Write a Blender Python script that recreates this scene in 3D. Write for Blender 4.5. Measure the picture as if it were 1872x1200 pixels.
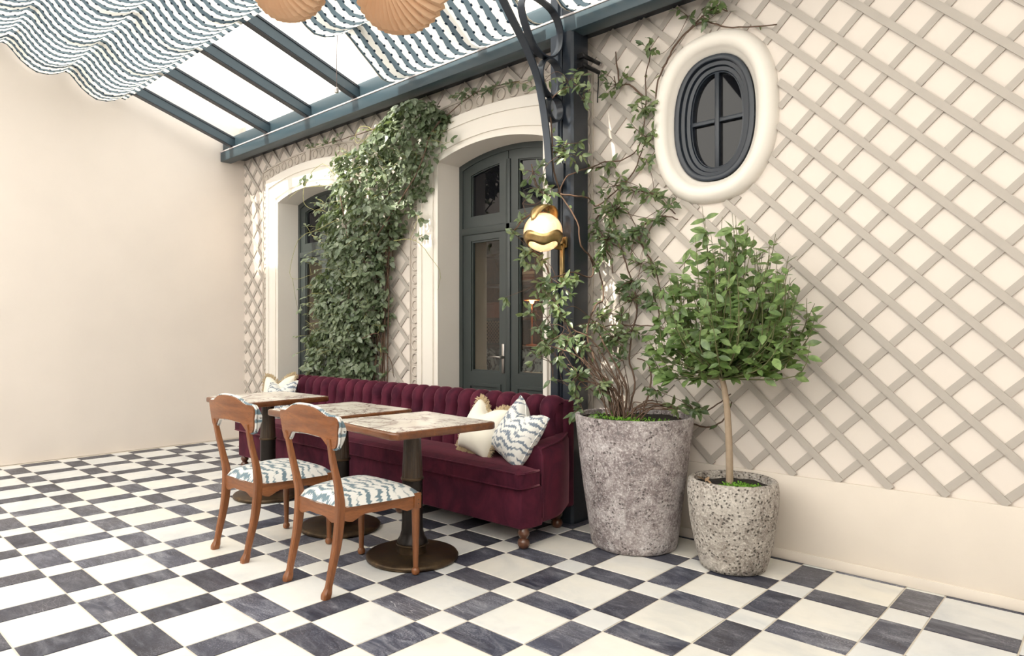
import bpy, bmesh, math, random
from mathutils import Vector, Matrix
from math import sin, cos, pi, sqrt, radians as R
random.seed(7)
S = bpy.context.scene
for o in list(bpy.data.objects): bpy.data.objects.remove(o)
COL = S.collection

# ---------------------------------------------------------------- camera
cam = bpy.data.cameras.new('camera'); camo = bpy.data.objects.new('camera', cam); COL.objects.link(camo)
cam.sensor_fit = 'HORIZONTAL'; cam.sensor_width = 36.0
cam.lens = 1245.0 / 1872.0 * 36.0
cam.shift_x = (936.0 - 865.0) / 1872.0
cam.shift_y = (605.0 - 600.0) / 1872.0
cam.clip_start = 0.05
camo.location = (0, 0, 1.24); camo.rotation_euler = (R(90), 0, R(44.07))
S.camera = camo

# ---------------------------------------------------------------- world, sun, exposure
w = bpy.data.worlds.new('world'); S.world = w; w.use_nodes = True
bg = w.node_tree.nodes['Background']
bg.inputs[0].default_value = (1.0, 0.985, 0.965, 1); bg.inputs[1].default_value = 2.0
sun = bpy.data.lights.new('sun', 'SUN'); suno = bpy.data.objects.new('sun', sun); COL.objects.link(suno)
sun.energy = 6.0; sun.angle = R(0.6); sun.color = (1.0, 0.93, 0.82)
SUND = Vector((0.088, 0.72, -0.95)).normalized()
suno.rotation_euler = SUND.to_track_quat('-Z', 'Y').to_euler(); suno.location = (2, -4, 8)
S.view_settings.view_transform = 'Standard'; S.view_settings.look = 'None'
S.view_settings.gamma = 1.0; S.view_settings.use_curve_mapping = False
S.view_settings.exposure = 0.80

# ---------------------------------------------------------------- material helpers
class NT:
    def __init__(s, name):
        s.m = bpy.data.materials.new(name); s.m.use_nodes = True
        s.t = s.m.node_tree; s.b = s.t.nodes['Principled BSDF']; s.out = s.t.nodes['Material Output']
    def n(s, typ, ins=None, **props):
        nd = s.t.nodes.new('ShaderNode' + typ)
        for k, v in props.items(): setattr(nd, k, v)
        for k, v in (ins or {}).items(): s.set(nd.inputs[k], v)
        return nd
    def set(s, sock, v):
        if isinstance(v, bpy.types.NodeSocket): s.t.links.new(v, sock)
        elif isinstance(v, bpy.types.Node): s.t.links.new(v.outputs[0], sock)
        else:
            if isinstance(v, (tuple, list)) and len(v) == 3 and sock.type == 'RGBA': v = tuple(v) + (1,)
            sock.default_value = v
    def P(s, **kw):
        names = {'col': 'Base Color', 'rough': 'Roughness', 'metal': 'Metallic', 'normal': 'Normal', 'sheen': 'Sheen Weight',
                 'sheenr': 'Sheen Roughness', 'sheent': 'Sheen Tint', 'emit': 'Emission Color', 'emits': 'Emission Strength', 'spec': 'Specular IOR Level',
                 'coat': 'Coat Weight', 'alpha': 'Alpha', 'trans': 'Transmission Weight', 'ior': 'IOR', 'sss': 'Subsurface Weight'}
        for k, v in kw.items(): s.set(s.b.inputs[names[k]], v)
        return s.m
    def math(s, op, a, b=0.0, c=0.0):
        nd = s.t.nodes.new('ShaderNodeMath'); nd.operation = op
        s.set(nd.inputs[0], a); s.set(nd.inputs[1], b); s.set(nd.inputs[2], c); return nd.outputs[0]
    def mix(s, f, a, b, blend='MIX'):
        nd = s.t.nodes.new('ShaderNodeMix'); nd.data_type = 'RGBA'; nd.blend_type = blend
        s.set(nd.inputs[0], f); s.set(nd.inputs[6], a); s.set(nd.inputs[7], b); return nd.outputs[2]
    def ramp(s, f, stops, interp='LINEAR'):
        nd = s.t.nodes.new('ShaderNodeValToRGB'); nd.color_ramp.interpolation = interp
        e = nd.color_ramp.elements
        while len(e) < len(stops): e.new(0.5)
        for el, (p, c) in zip(e, stops):
            el.position = p; el.color = (tuple(c) + (1,)) if isinstance(c, (tuple, list)) else (c, c, c, 1)
        s.set(nd.inputs[0], f); return nd.outputs[0]
    def pos(s, kind='Object'):
        if kind == 'World': return s.n('NewGeometry').outputs['Position']
        return s.n('TexCoord').outputs[kind]
    def mapped(s, vec, scale=(1, 1, 1), loc=(0, 0, 0), rot=(0, 0, 0)):
        return s.n('Mapping', {'Vector': vec, 'Scale': scale, 'Location': loc, 'Rotation': rot}).outputs[0]
    def noise(s, vec, scale=5, detail=4, rough=0.55, dist=0.0):
        return s.n('TexNoise', {'Vector': vec, 'Scale': scale, 'Detail': detail, 'Roughness': rough, 'Distortion': dist}).outputs[0]
    def bump(s, h, strength=0.3, dist=0.01):
        return s.n('Bump', {'Height': h, 'Strength': strength, 'Distance': dist}).outputs[0]

def paint(name, col, rough=0.45, var=0.06, scale=6, bump=0.05):
    t = NT(name); p = t.pos('World'); n = t.noise(p, scale, 5)
    c = t.mix(n, tuple(x * (1 - var) for x in col), tuple(min(1, x * (1 + var)) for x in col))
    b = t.bump(t.noise(p, scale * 12, 3), bump, 0.003)
    return t.P(col=c, rough=rough, normal=b)

def plain(name, col, rough=0.5, metal=0.0):
    return NT(name).P(col=col, rough=rough, metal=metal)

M = {}
M['plaster'] = paint('cream_plaster', (0.77, 0.695, 0.63), 0.8, 0.05, 2.2, 0.12)
M['trim'] = paint('cream_moulding_paint', (0.82, 0.77, 0.705), 0.6, 0.03, 3.0, 0.06)
M['plinth'] = paint('plinth_paint', (0.72, 0.645, 0.565), 0.7, 0.07, 4.0, 0.1)
M['lattice'] = paint('taupe_lattice_paint', (0.46, 0.415, 0.37), 0.6, 0.06, 8.0, 0.05)
M['band'] = paint('taupe_frieze_paint', (0.56, 0.50, 0.44), 0.65, 0.06, 8.0, 0.08)
M['navy'] = paint('navy_steel_paint', (0.016, 0.022, 0.033), 0.34, 0.12, 3.0, 0.03)
M['navy_lit'] = paint('navy_steel_paint_lit', (0.036, 0.062, 0.080), 0.40, 0.12, 3.0, 0.03)  # the navy paint again, lighter: its brighter lighting is put into the colour
M['door'] = paint('dark_green_grey_door_paint', (0.036, 0.044, 0.043), 0.42, 0.10, 5.0, 0.05)
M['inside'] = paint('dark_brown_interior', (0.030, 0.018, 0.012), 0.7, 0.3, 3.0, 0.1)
M['beige'] = paint('beige_inner_reveal', (0.50, 0.41, 0.31), 0.7, 0.05, 4.0, 0.05)
M['grout'] = paint('pale_grout', (0.62, 0.56, 0.48), 0.85, 0.1, 12, 0.1)
M['darkmetal'] = plain('dark_metal', (0.012, 0.012, 0.014), 0.4, 0.6)
M['steel'] = plain('brushed_steel', (0.45, 0.42, 0.40), 0.35, 1.0)
M['soil'] = paint('dark_soil', (0.018, 0.013, 0.010), 0.95, 0.5, 30, 0.8)
M['moss'] = paint('bright_green_moss', (0.16, 0.36, 0.03), 0.8, 0.4, 40, 0.8)
M['cord'] = plain('white_cord', (0.55, 0.50, 0.50), 0.7)
M['greycord'] = plain('grey_cord', (0.22, 0.18, 0.18), 0.7)

def glass(name, tint=(1, 1, 1), refl=1.0):
    t = NT(name); t.t.nodes.remove(t.b)
    tr = t.n('BsdfTransparent', {'Color': tint}); gl = t.n('BsdfGlossy', {'Color': (refl, refl, refl), 'Roughness': 0.01})
    bf = t.n('NewGeometry').outputs['Backfacing']; fr = t.n('Fresnel', {'IOR': t.math('SUBTRACT', 1.5, t.math('MULTIPLY', bf, 0.8333))})
    mx = t.n('MixShader', {0: fr, 1: tr, 2: gl}); t.set(t.out.inputs[0], mx); return t.m
M['dark_room_pane'] = NT('dark_room_reflecting_glass').P(col=(0.006, 0.006, 0.008), rough=0.02, spec=0.32)  # opaque near-black colour stands in for the unlit room behind the panes
M['glass'] = glass('door_glass', (0.80, 0.82, 0.80))
def frosted():
    t = NT('added_frosted_glass'); t.t.nodes.remove(t.b)  # diffusing glass for the added front roof and front wall
    t.set(t.out.inputs[0], t.n('MixShader', {0: 0.15, 1: t.n('BsdfTranslucent', {'Color': (0.86, 0.86, 0.84)}), 2: t.n('BsdfDiffuse', {'Color': (0.8, 0.8, 0.8)})})); return t.m
M['frosted'] = frosted()
M['roofglass'] = glass('roof_glass', (0.97, 0.97, 0.95))

def marble_tile(name, white):
    t = NT(name); g = t.pos('World')
    rnd = t.n('ObjectInfo').outputs['Random']
    off = t.n('CombineXYZ', {0: t.math('MULTIPLY', rnd, 37.0), 1: t.math('MULTIPLY', rnd, 91.0), 2: 0.0})
    p = t.n('VectorMath', {0: g, 1: off}, operation='ADD').outputs[0]
    if white:
        n1 = t.noise(p, 2.6, 6, 0.6, 0.8); n2 = t.noise(p, 11, 5, 0.6, 0.4)
        c = t.ramp(n1, [(0.30, (0.62, 0.63, 0.63)), (0.48, (0.77, 0.76, 0.73)), (0.65, (0.83, 0.805, 0.75)), (0.8, (0.72, 0.72, 0.72))])
        c = t.mix(t.math('MULTIPLY', n2, 0.35), c, (0.60, 0.58, 0.53))
        tone = t.ramp(rnd, [(0.0, (0.90, 0.92, 0.96)), (0.5, (1, 1, 1)), (1.0, (1.0, 0.975, 0.93))])
        c = t.mix(1.0, c, tone, 'MULTIPLY')
        return t.P(col=c, rough=t.ramp(n2, [(0.3, 0.28), (0.7, 0.45)]), spec=0.4)
    m = t.mapped(p, (1.0, 2.6, 1.0), rot=(0, 0, 0.5))
    n1 = t.noise(m, 4.5, 8, 0.68, 1.4); n2 = t.noise(p, 60, 4, 0.7); n3 = t.noise(p, 1.6, 3)
    c = t.ramp(n1, [(0.34, (0.018, 0.020, 0.034)), (0.5, (0.050, 0.054, 0.075)), (0.64, (0.135, 0.14, 0.16)), (0.78, (0.36, 0.36, 0.37))])
    spk = t.ramp(n2, [(0.62, 0.0), (0.72, 1.0)])
    c = t.mix(t.math('MULTIPLY', spk, 0.55), c, (0.42, 0.42, 0.43))
    wn = t.n('TexVoronoi', {'Vector': t.mapped(p, (3, 14, 1), rot=(0, 0, 0.9)), 'Scale': 3.0}, feature='DISTANCE_TO_EDGE').outputs[0]
    scr = t.math('MULTIPLY', t.ramp(wn, [(0.0, 1.0), (0.02, 0.0)]), t.ramp(n3, [(0.5, 0.0), (0.65, 0.8)]))
    c = t.mix(scr, c, (0.5, 0.5, 0.5))
    c = t.mix(t.ramp(n3, [(0.45, 0.0), (0.8, 0.35)]), c, (0.20, 0.18, 0.17))
    scuff = t.math('MULTIPLY', t.ramp(t.noise(p, 130, 3, 0.7), [(0.50, 0.0), (0.66, 1.0)]), t.ramp(t.noise(p, 5, 4, 0.6), [(0.42, 0.0), (0.62, 1.0)]))
    c = t.mix(t.math('MULTIPLY', scuff, 0.5), c, (0.40, 0.40, 0.43))
    tone = t.ramp(rnd, [(0.0, (0.55, 0.55, 0.62)), (0.5, (1.0, 1.0, 1.05)), (1.0, (1.5, 1.5, 1.55))])
    c = t.mix(1.0, c, tone, 'MULTIPLY')
    return t.P(col=c, rough=t.ramp(n2, [(0.3, 0.34), (0.7, 0.5)]), spec=0.4)
M['tile_white'] = marble_tile('white_marble_tile', True)
M['tile_black'] = marble_tile('charcoal_marble_tile', False)

def wood(name, dark, light, scale=1.0, rough=0.4, axis='Z', coat=0.2):
    t = NT(name); p = t.pos('Object')
    sc = {'Z': (9, 9, 0.9), 'X': (0.9, 9, 9), 'Y': (9, 0.9, 9)}[axis]
    m = t.mapped(p, tuple(v * scale for v in sc))
    n = t.noise(m, 3.0, 6, 0.6, 0.6); f = t.noise(t.mapped(p, tuple(v * scale * 6 for v in sc)), 4.0, 3, 0.6)
    c = t.ramp(n, [(0.3, dark), (0.55, tuple((a + b) / 2 for a, b in zip(dark, light))), (0.75, light)])
    c = t.mix(t.ramp(f, [(0.5, 0.0), (0.72, 0.45)]), c, tuple(x * 0.55 for x in dark))
    return t.P(col=c, rough=rough, coat=coat, normal=t.bump(f, 0.08, 0.002))
M['chair_wood'] = wood('warm_brown_chair_wood', (0.150, 0.047, 0.013), (0.32, 0.116, 0.036))
M['chair_wood_x'] = wood('warm_brown_rail_wood', (0.150, 0.047, 0.013), (0.32, 0.116, 0.036), axis='X')
M['chair_wood_y'] = wood('warm_brown_apron_wood', (0.150, 0.047, 0.013), (0.32, 0.116, 0.036), axis='Y')
M['table_wood'] = wood('brown_table_edge_wood', (0.085, 0.026, 0.008), (0.22, 0.075, 0.022), axis='X', rough=0.3, coat=0.5)
M['post_wood'] = wood('dark_walnut_post', (0.026, 0.015, 0.008), (0.085, 0.050, 0.028), scale=1.5, rough=0.45)
M['foot_wood'] = wood('turned_foot_wood', (0.05, 0.016, 0.008), (0.15, 0.055, 0.025), rough=0.3, coat=0.5)

def bronze():
    t = NT('aged_bronze'); p = t.pos('Object'); n = t.noise(p, 14, 6, 0.65)
    c = t.ramp(n, [(0.3, (0.035, 0.024, 0.016)), (0.6, (0.10, 0.066, 0.038)), (0.8, (0.20, 0.13, 0.07))])
    return t.P(col=c, rough=t.ramp(n, [(0.3, 0.35), (0.7, 0.5)]), metal=0.75)
M['bronze'] = bronze()
M['blackbronze'] = plain('dark_bronze_sleeve', (0.028, 0.023, 0.021), 0.38, 0.7)

def table_marble():
    t = NT('cream_marble_with_plum_veins'); p = t.pos('World')
    base = t.noise(p, 5, 6, 0.6)
    c = t.ramp(base, [(0.3, (0.72, 0.65, 0.57)), (0.6, (0.86, 0.81, 0.73)), (0.8, (0.80, 0.73, 0.64))])
    d = t.n('VectorMath', {0: p, 1: t.n('VectorMath', {0: t.n('TexNoise', {'Vector': p, 'Scale': 4.0, 'Detail': 5.0}).outputs[1], 1: (0.35, 0.35, 0.35)}, operation='MULTIPLY').outputs[0]}, operation='ADD').outputs[0]
    v = t.n('TexVoronoi', {'Vector': d, 'Scale': 5.5}, feature='DISTANCE_TO_EDGE').outputs[0]
    v2 = t.n('TexVoronoi', {'Vector': d, 'Scale': 13.0}, feature='DISTANCE_TO_EDGE').outputs[0]
    msk = t.ramp(t.noise(p, 6, 3), [(0.36, 0.0), (0.52, 1.0)])
    a = t.math('MULTIPLY', t.ramp(v, [(0.0, 0.85), (0.05, 0.25), (0.10, 0.0)]), msk)
    b = t.math('MULTIPLY', t.ramp(v2, [(0.0, 0.7), (0.05, 0.0)]), msk)
    c = t.mix(t.math('MAXIMUM', a, b), c, (0.17, 0.085, 0.085))
    return t.P(col=c, rough=0.22, spec=0.5)
M['table_marble'] = table_marble()

def velvet():
    t = NT('burgundy_velvet'); p = t.pos('World'); n = t.ramp(t.noise(t.mapped(p, (1, 1, 0.6)), 6, 5, 0.65, 0.9), [(0.36, 0.0), (0.64, 1.0)]); f = t.noise(t.mapped(p, (40, 40, 6)), 3, 3)
    c = t.mix(n, (0.034, 0.0055, 0.015), (0.098, 0.0150, 0.031))
    c = t.mix(t.math('MULTIPLY', f, 0.3), c, (0.10, 0.020, 0.040))
    return t.P(col=c, rough=0.85, spec=0.15, sheen=0.42, sheenr=0.30, sheent=(0.80, 0.34, 0.40, 1), normal=t.bump(f, 0.12, 0.003))
M['velvet'] = velvet()

def ikat(name, ax, ay, k=19.0, zig=8.0, amp=0.032, ink=(0.085, 0.155, 0.20)):
    # flame-stitch bands: horizontal bands bent into zigzags, with feathered ends along the warp
    t = NT(name); p = t.pos('Object'); sx = t.n('SeparateXYZ', {0: p})
    u = sx.outputs[ax]; v = sx.outputs[ay]
    comb = t.n('CombineXYZ', {0: u, 1: v, 2: 0.0}).outputs[0]
    feather = t.noise(t.mapped(comb, (110, 7, 1)), 1.0, 2, 0.5)
    wob = t.noise(t.mapped(comb, (5, 5, 1)), 1.0, 3)
    tri = t.math('PINGPONG', t.math('ADD', u, t.math('MULTIPLY', wob, 0.18)), 0.5 / zig)
    ph = t.math('ADD', v, t.math('MULTIPLY', tri, amp * zig * 2))
    ph = t.math('ADD', ph, t.math('MULTIPLY', t.math('SUBTRACT', feather, 0.5), 0.050))
    ph = t.math('ADD', ph, t.math('MULTIPLY', wob, 0.05))
    band = t.math('SINE', t.math('MULTIPLY', ph, 2 * pi * k))
    big = t.noise(t.mapped(comb, (11, 16, 1), loc=(3, 1, 0)), 1.0, 3)
    val = t.math('ADD', band, t.math('MULTIPLY', t.math('SUBTRACT', big, 0.5), 5.0))
    m = t.ramp(val, [(0.0, 0.0), (0.18, 0.05), (0.42, 0.55), (0.75, 0.90)])
    c = t.mix(m, (0.70, 0.69, 0.66), ink)
    f = t.noise(t.mapped(comb, (260, 260, 1)), 1.0, 2)
    return t.P(col=c, rough=0.9, spec=0.1, sheen=0.15, normal=t.bump(f, 0.15, 0.001))
M['ikat_seat'] = ikat('blue_ikat_seat_fabric', 0, 1)
M['ikat_cushion'] = ikat('blue_ikat_cushion_fabric', 0, 1, 23.0, 8.0, 0.036, (0.12, 0.16, 0.22))
M['ikat_back'] = ikat('blue_ikat_back_fabric', 0, 2)

def cloth(name, col):
    t = NT(name); p = t.pos('Object'); f = t.noise(p, 220, 2); n = t.noise(p, 9, 3)
    return t.P(col=t.mix(n, tuple(x * 0.94 for x in col), col), rough=0.9, spec=0.1, sheen=0.2, normal=t.bump(f, 0.2, 0.001))
M['cream_cloth'] = cloth('cream_linen', (0.80, 0.76, 0.66))
M['fringe'] = cloth('sand_fringe', (0.55, 0.43, 0.27))
M['leather'] = cloth('brown_suede', (0.20, 0.12, 0.07))

def shade_fabric():
    t = NT('striped_canopy_cloth'); t.t.nodes.remove(t.b)
    uv = t.n('SeparateXYZ', {0: t.n('UVMap').outputs[0]}); u, v = uv.outputs[0], uv.outputs[1]
    per = 0.115
    wob = t.math('MULTIPLY', t.math('SINE', t.math('MULTIPLY', v, 2 * pi / 0.085)), 0.003)
    uu = t.math('MULTIPLY', t.math('FRACT', t.math('DIVIDE', t.math('ADD', u, wob), per)), per)
    dark = t.math('LESS_THAN', uu, 0.052)
    def dots(edge, ph):
        dv = t.math('MULTIPLY', t.math('SUBTRACT', t.math('FRACT', t.math('ADD', t.math('DIVIDE', v, 0.085), ph)), 0.5), 0.085)
        du = t.math('SUBTRACT', uu, edge)
        d = t.math('SQRT', t.math('ADD', t.math('MULTIPLY', du, du), t.math('MULTIPLY', dv, dv)))
        return t.math('LESS_THAN', d, 0.0105)
    dd = t.math('MAXIMUM', dots(0.055, 0.0), t.math('MAXIMUM', dots(0.002, 0.5), dots(per, 0.5)))
    c = t.mix(dark, (0.84, 0.82, 0.77), (0.115, 0.155, 0.185))
    c = t.mix(dd, c, (0.018, 0.03, 0.045))
    df = t.n('BsdfDiffuse', {'Color': c}); tl = t.n('BsdfTranslucent', {'Color': c})
    t.set(t.out.inputs[0], t.n('MixShader', {0: 0.42, 1: df, 2: tl})); return t.m
M['shade'] = shade_fabric()

def lamp_paper():
    t = NT('tan_pleated_paper'); t.t.nodes.remove(t.b); p = t.pos('Object')
    c = t.mix(t.noise(p, 8, 3), (0.78, 0.54, 0.35), (0.85, 0.62, 0.43))
    df = t.n('BsdfDiffuse', {'Color': c}); tl = t.n('BsdfTranslucent', {'Color': c})
    t.set(t.out.inputs[0], t.n('MixShader', {0: 0.30, 1: df, 2: tl})); return t.m
M['paper'] = lamp_paper()

def leaf_mat(name, a, b, c, rough=0.38, hi=0.25):
    t = NT(name); p = t.pos('World')
    rnd = t.n('ObjectInfo').outputs['Random']
    n = t.noise(p, 7, 3); n2 = t.noise(p, 45, 2)
    f = t.math('ADD', t.math('MULTIPLY', n, 0.55), t.math('ADD', t.math('MULTIPLY', n2, 0.55), t.math('MULTIPLY', rnd, 0.12)))
    col = t.ramp(f, [(0.34, a), (0.55, b), (0.76, c)])
    bs = t.n('BsdfTranslucent', {'Color': t.mix(0.5, col, (0.30, 0.42, 0.05))})
    t.P(col=col, rough=rough, spec=0.7)
    t.set(t.out.inputs[0], t.n('MixShader', {0: 0.22, 1: t.b.outputs[0], 2: bs.outputs[0]})); return t.m
M['leaf_ivy'] = leaf_mat('ivy_leaf', (0.040, 0.068, 0.034), (0.115, 0.155, 0.090), (0.30, 0.35, 0.235))
M['leaf_jasmine'] = leaf_mat('jasmine_leaf', (0.028, 0.056, 0.024), (0.080, 0.128, 0.050), (0.24, 0.29, 0.12))
M['leaf_tree'] = leaf_mat('tree_leaf', (0.045, 0.092, 0.026), (0.110, 0.185, 0.055), (0.26, 0.37, 0.13))
M['stem'] = paint('brown_vine_stem', (0.115, 0.068, 0.045), 0.8, 0.35, 25, 0.3)
M['stem_green'] = paint('pale_green_shoot', (0.36, 0.34, 0.13), 0.7, 0.2, 25, 0.1)
M['trunk'] = paint('pale_grey_brown_bark', (0.36, 0.27, 0.19), 0.85, 0.25, 30, 0.5)
M['twig'] = paint('green_brown_twig', (0.13, 0.13, 0.055), 0.8, 0.3, 30, 0.2)
M['dead_leaf'] = plain('dry_leaf', (0.33, 0.22, 0.13), 0.8)

def pot_mat(name, cols, hole_scale, hole_amt, loc=0.0, hole_from=0.48):
    t = NT(name); p = t.n('VectorMath', {0: t.pos('Object'), 1: (loc, loc, loc)}, operation='ADD').outputs[0]
    n1 = t.noise(p, 7, 6, 0.65, 0.5); n2 = t.noise(p, 26, 6, 0.7, 0.6); n3 = t.noise(p, 90, 4, 0.7)
    c = t.ramp(t.math('ADD', t.math('MULTIPLY', n1, 0.55), t.math('MULTIPLY', n2, 0.5)),
               [(0.34, cols[0]), (0.47, cols[1]), (0.56, cols[2]), (0.70, cols[3])])
    c = t.mix(t.ramp(n3, [(0.40, 0.35), (0.62, 0.0)]), c, cols[0])
    c = t.mix(t.ramp(n3, [(0.52, 0.0), (0.70, 0.55)]), c, cols[4])
    dd = t.n('VectorMath', {0: p, 1: t.n('VectorMath', {0: t.n('TexNoise', {'Vector': p, 'Scale': 30.0}).outputs[1], 1: (0.02, 0.02, 0.02)}, operation='MULTIPLY').outputs[0]}, operation='ADD').outputs[0]
    vor = t.n('TexVoronoi', {'Vector': dd, 'Scale': hole_scale}); hole = t.ramp(vor.outputs[0], [(0.18, 1.0), (0.36, 0.0)])
    sel = t.ramp(t.noise(p, 12, 3), [(hole_from, 0.0), (hole_from + 0.12, 1.0)])
    hole = t.math('MULTIPLY', hole, sel)
    c = t.mix(t.math('MULTIPLY', hole, hole_amt), c, (0.035, 0.028, 0.024))
    h = t.math('SUBTRACT', t.math('ADD', t.math('MULTIPLY', n2, 0.6), t.math('MULTIPLY', n3, 0.5)), hole)
    return t.P(col=c, rough=0.85, spec=0.2, normal=t.bump(h, 0.8, 0.012))
M['pot_big'] = pot_mat('mottled_mauve_grey_stone', [(0.10, 0.092, 0.10), (0.30, 0.25, 0.245), (0.50, 0.445, 0.44), (0.70, 0.665, 0.665), (0.86, 0.84, 0.85)], 55, 0.55)
M['pot_small'] = pot_mat('pitted_pale_grey_stone', [(0.15, 0.125, 0.105), (0.36, 0.32, 0.285), (0.52, 0.475, 0.43), (0.68, 0.635, 0.58), (0.80, 0.77, 0.72)], 58, 0.78, 3.0, 0.38)

def brass():
    t = NT('aged_brass'); n = t.noise(t.pos('Object'), 18, 5, 0.6)
    return t.P(col=t.ramp(n, [(0.3, (0.36, 0.24, 0.10)), (0.7, (0.60, 0.43, 0.21))]), metal=1.0, rough=t.ramp(n, [(0.3, 0.28), (0.7, 0.42)]))
M['brass'] = brass()
def globe_mat():
    t = NT('alabaster_globe'); t.t.nodes.remove(t.b); p = t.pos('Object')
    n = t.noise(p, 16, 6, 0.6, 1.0)
    c = t.ramp(n, [(0.3, (0.72, 0.58, 0.42)), (0.6, (0.86, 0.78, 0.66))])
    tl = t.n('BsdfTranslucent', {'Color': c}); df = t.n('BsdfDiffuse', {'Color': c}); tr = t.n('BsdfTransparent', {'Color': (1.0, 0.93, 0.82)})
    gl = t.n('BsdfGlossy', {'Color': (1, 1, 1), 'Roughness': 0.08})
    a = t.n('MixShader', {0: 0.35, 1: tl, 2: df}); b = t.n('MixShader', {0: 0.22, 1: a, 2: tr})
    t.set(t.out.inputs[0], t.n('MixShader', {0: t.n('Fresnel', {'IOR': 1.35}), 1: b, 2: gl})); return t.m
M['globe'] = globe_mat()
def counter_marble():
    t = NT('black_and_white_marble'); p = t.pos('World')
    n = t.noise(t.mapped(p, (1, 1, 1), rot=(0, 0.6, 0)), 6, 5, 0.6, 2.0)
    return t.P(col=t.ramp(n, [(0.40, (0.02, 0.018, 0.02)), (0.47, (0.06, 0.05, 0.055)), (0.50, (0.42, 0.44, 0.40)), (0.7, (0.62, 0.64, 0.58))]), rough=0.25)
M['counter'] = counter_marble()
def cane():
    t = NT('woven_cane'); p = t.pos('World'); s = t.n('SeparateXYZ', {0: p})
    a = t.math('SINE', t.math('MULTIPLY', t.math('ADD', s.outputs[0], s.outputs[2]), 160.0))
    b = t.math('SINE', t.math('MULTIPLY', t.math('SUBTRACT', s.outputs[0], s.outputs[2]), 160.0))
    m = t.math('MAXIMUM', a, b)
    return t.P(col=t.ramp(m, [(0.1, (0.07, 0.035, 0.015)), (0.35, (0.46, 0.30, 0.17))]), rough=0.7)
M['cane'] = cane()
M['copper'] = plain('copper', (0.75, 0.28, 0.13), 0.3, 1.0)
t_ = NT('warm_bulb'); M['bulb'] = t_.P(col=(1, 0.6, 0.3), emit=(1.0, 0.42, 0.14, 1), emits=6.0)
M['shelfwood'] = wood('dark_shelf_wood', (0.030, 0.013, 0.006), (0.10, 0.045, 0.02), axis='X')
M['boxwood'] = paint('terracotta_box', (0.16, 0.055, 0.03), 0.7, 0.15, 10, 0.1)

# ---------------------------------------------------------------- object helpers
def link(name, me, m=None, parent=None, loc=None, rot=None, smooth=False):
    o = bpy.data.objects.new(name, me); COL.objects.link(o)
    if m is not None and len(me.materials) == 0: me.materials.append(m if not isinstance(m, str) else M[m])
    if parent is not None: o.parent = parent
    if loc is not None: o.location = loc
    if rot is not None: o.rotation_euler = rot
    if smooth:
        for p in me.polygons: p.use_smooth = True
    return o
def from_bm(name, bm, m, parent=None, loc=None, rot=None, smooth=False, auto=None):
    bmesh.ops.recalc_face_normals(bm, faces=bm.faces[:])
    me = bpy.data.meshes.new(name); bm.to_mesh(me); bm.free()
    o = link(name, me, m, parent, loc, rot, smooth)
    if auto: me.shade_smooth() if False else None
    if auto:
        for p in me.polygons: p.use_smooth = True
        try: me.set_sharp_from_angle(angle=R(auto))
        except Exception: pass
    return o
def from_py(name, vs, fs, m, parent=None, loc=None, rot=None, smooth=False):
    me = bpy.data.meshes.new(name); me.from_pydata([tuple(v) for v in vs], [], fs); me.update()
    return link(name, me, m, parent, loc, rot, smooth)
def thing(name, label, cat, loc=(0, 0, 0), rz=0, group=None):
    o = bpy.data.objects.new(name, None); COL.objects.link(o); o.empty_display_size = 0.1
    o.location = loc; o.rotation_euler = (0, 0, rz); o['label'] = label; o['category'] = cat
    if group: o['group'] = group
    return o
def tag(o, label, cat, group=None):
    o['label'] = label; o['category'] = cat
    if group: o['group'] = group
    return o
def structure(o, label=None):
    o['kind'] = 'structure'
    if label: o['label'] = label
    return o
def empty_struct(name, label, loc=(0, 0, 0)):
    o = bpy.data.objects.new(name, None); COL.objects.link(o); o.location = loc; o['kind'] = 'structure'; o['label'] = label; return o
def box(bm, x0, x1, y0, y1, z0, z1):
    v = [bm.verts.new(c) for c in ((x0, y0, z0), (x1, y0, z0), (x1, y1, z0), (x0, y1, z0), (x0, y0, z1), (x1, y0, z1), (x1, y1, z1), (x0, y1, z1))]
    return [bm.faces.new([v[i] for i in f]) for f in ((0, 3, 2, 1), (4, 5, 6, 7), (0, 1, 5, 4), (1, 2, 6, 5), (2, 3, 7, 6), (3, 0, 4, 7))]
def bevel(bm, off, seg=2, angle=40):
    es = [e for e in bm.edges if len(e.link_faces) == 2 and e.calc_face_angle(0) > R(angle)]
    bmesh.ops.bevel(bm, geom=es, offset=off, segments=seg, profile=0.5, affect='EDGES')
def boxo(name, d, m, parent=None, bev=0.0, seg=2, loc=None, rot=None):
    bm = bmesh.new(); box(bm, *d); bmesh.ops.recalc_face_normals(bm, faces=bm.faces[:])
    if bev: bevel(bm, bev, seg)
    return from_bm(name, bm, m, parent, loc, rot, auto=35 if bev else None)
def poly_prism(bm, pts, z0, z1):
    a = [bm.verts.new((x, y, z0)) for x, y in pts]; b = [bm.verts.new((x, y, z1)) for x, y in pts]; n = len(pts)
    bm.faces.new(a[::-1]); top = bm.faces.new(b)
    for i in range(n): bm.faces.new((a[i], a[(i + 1) % n], b[(i + 1) % n], b[i]))
    return top
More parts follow.
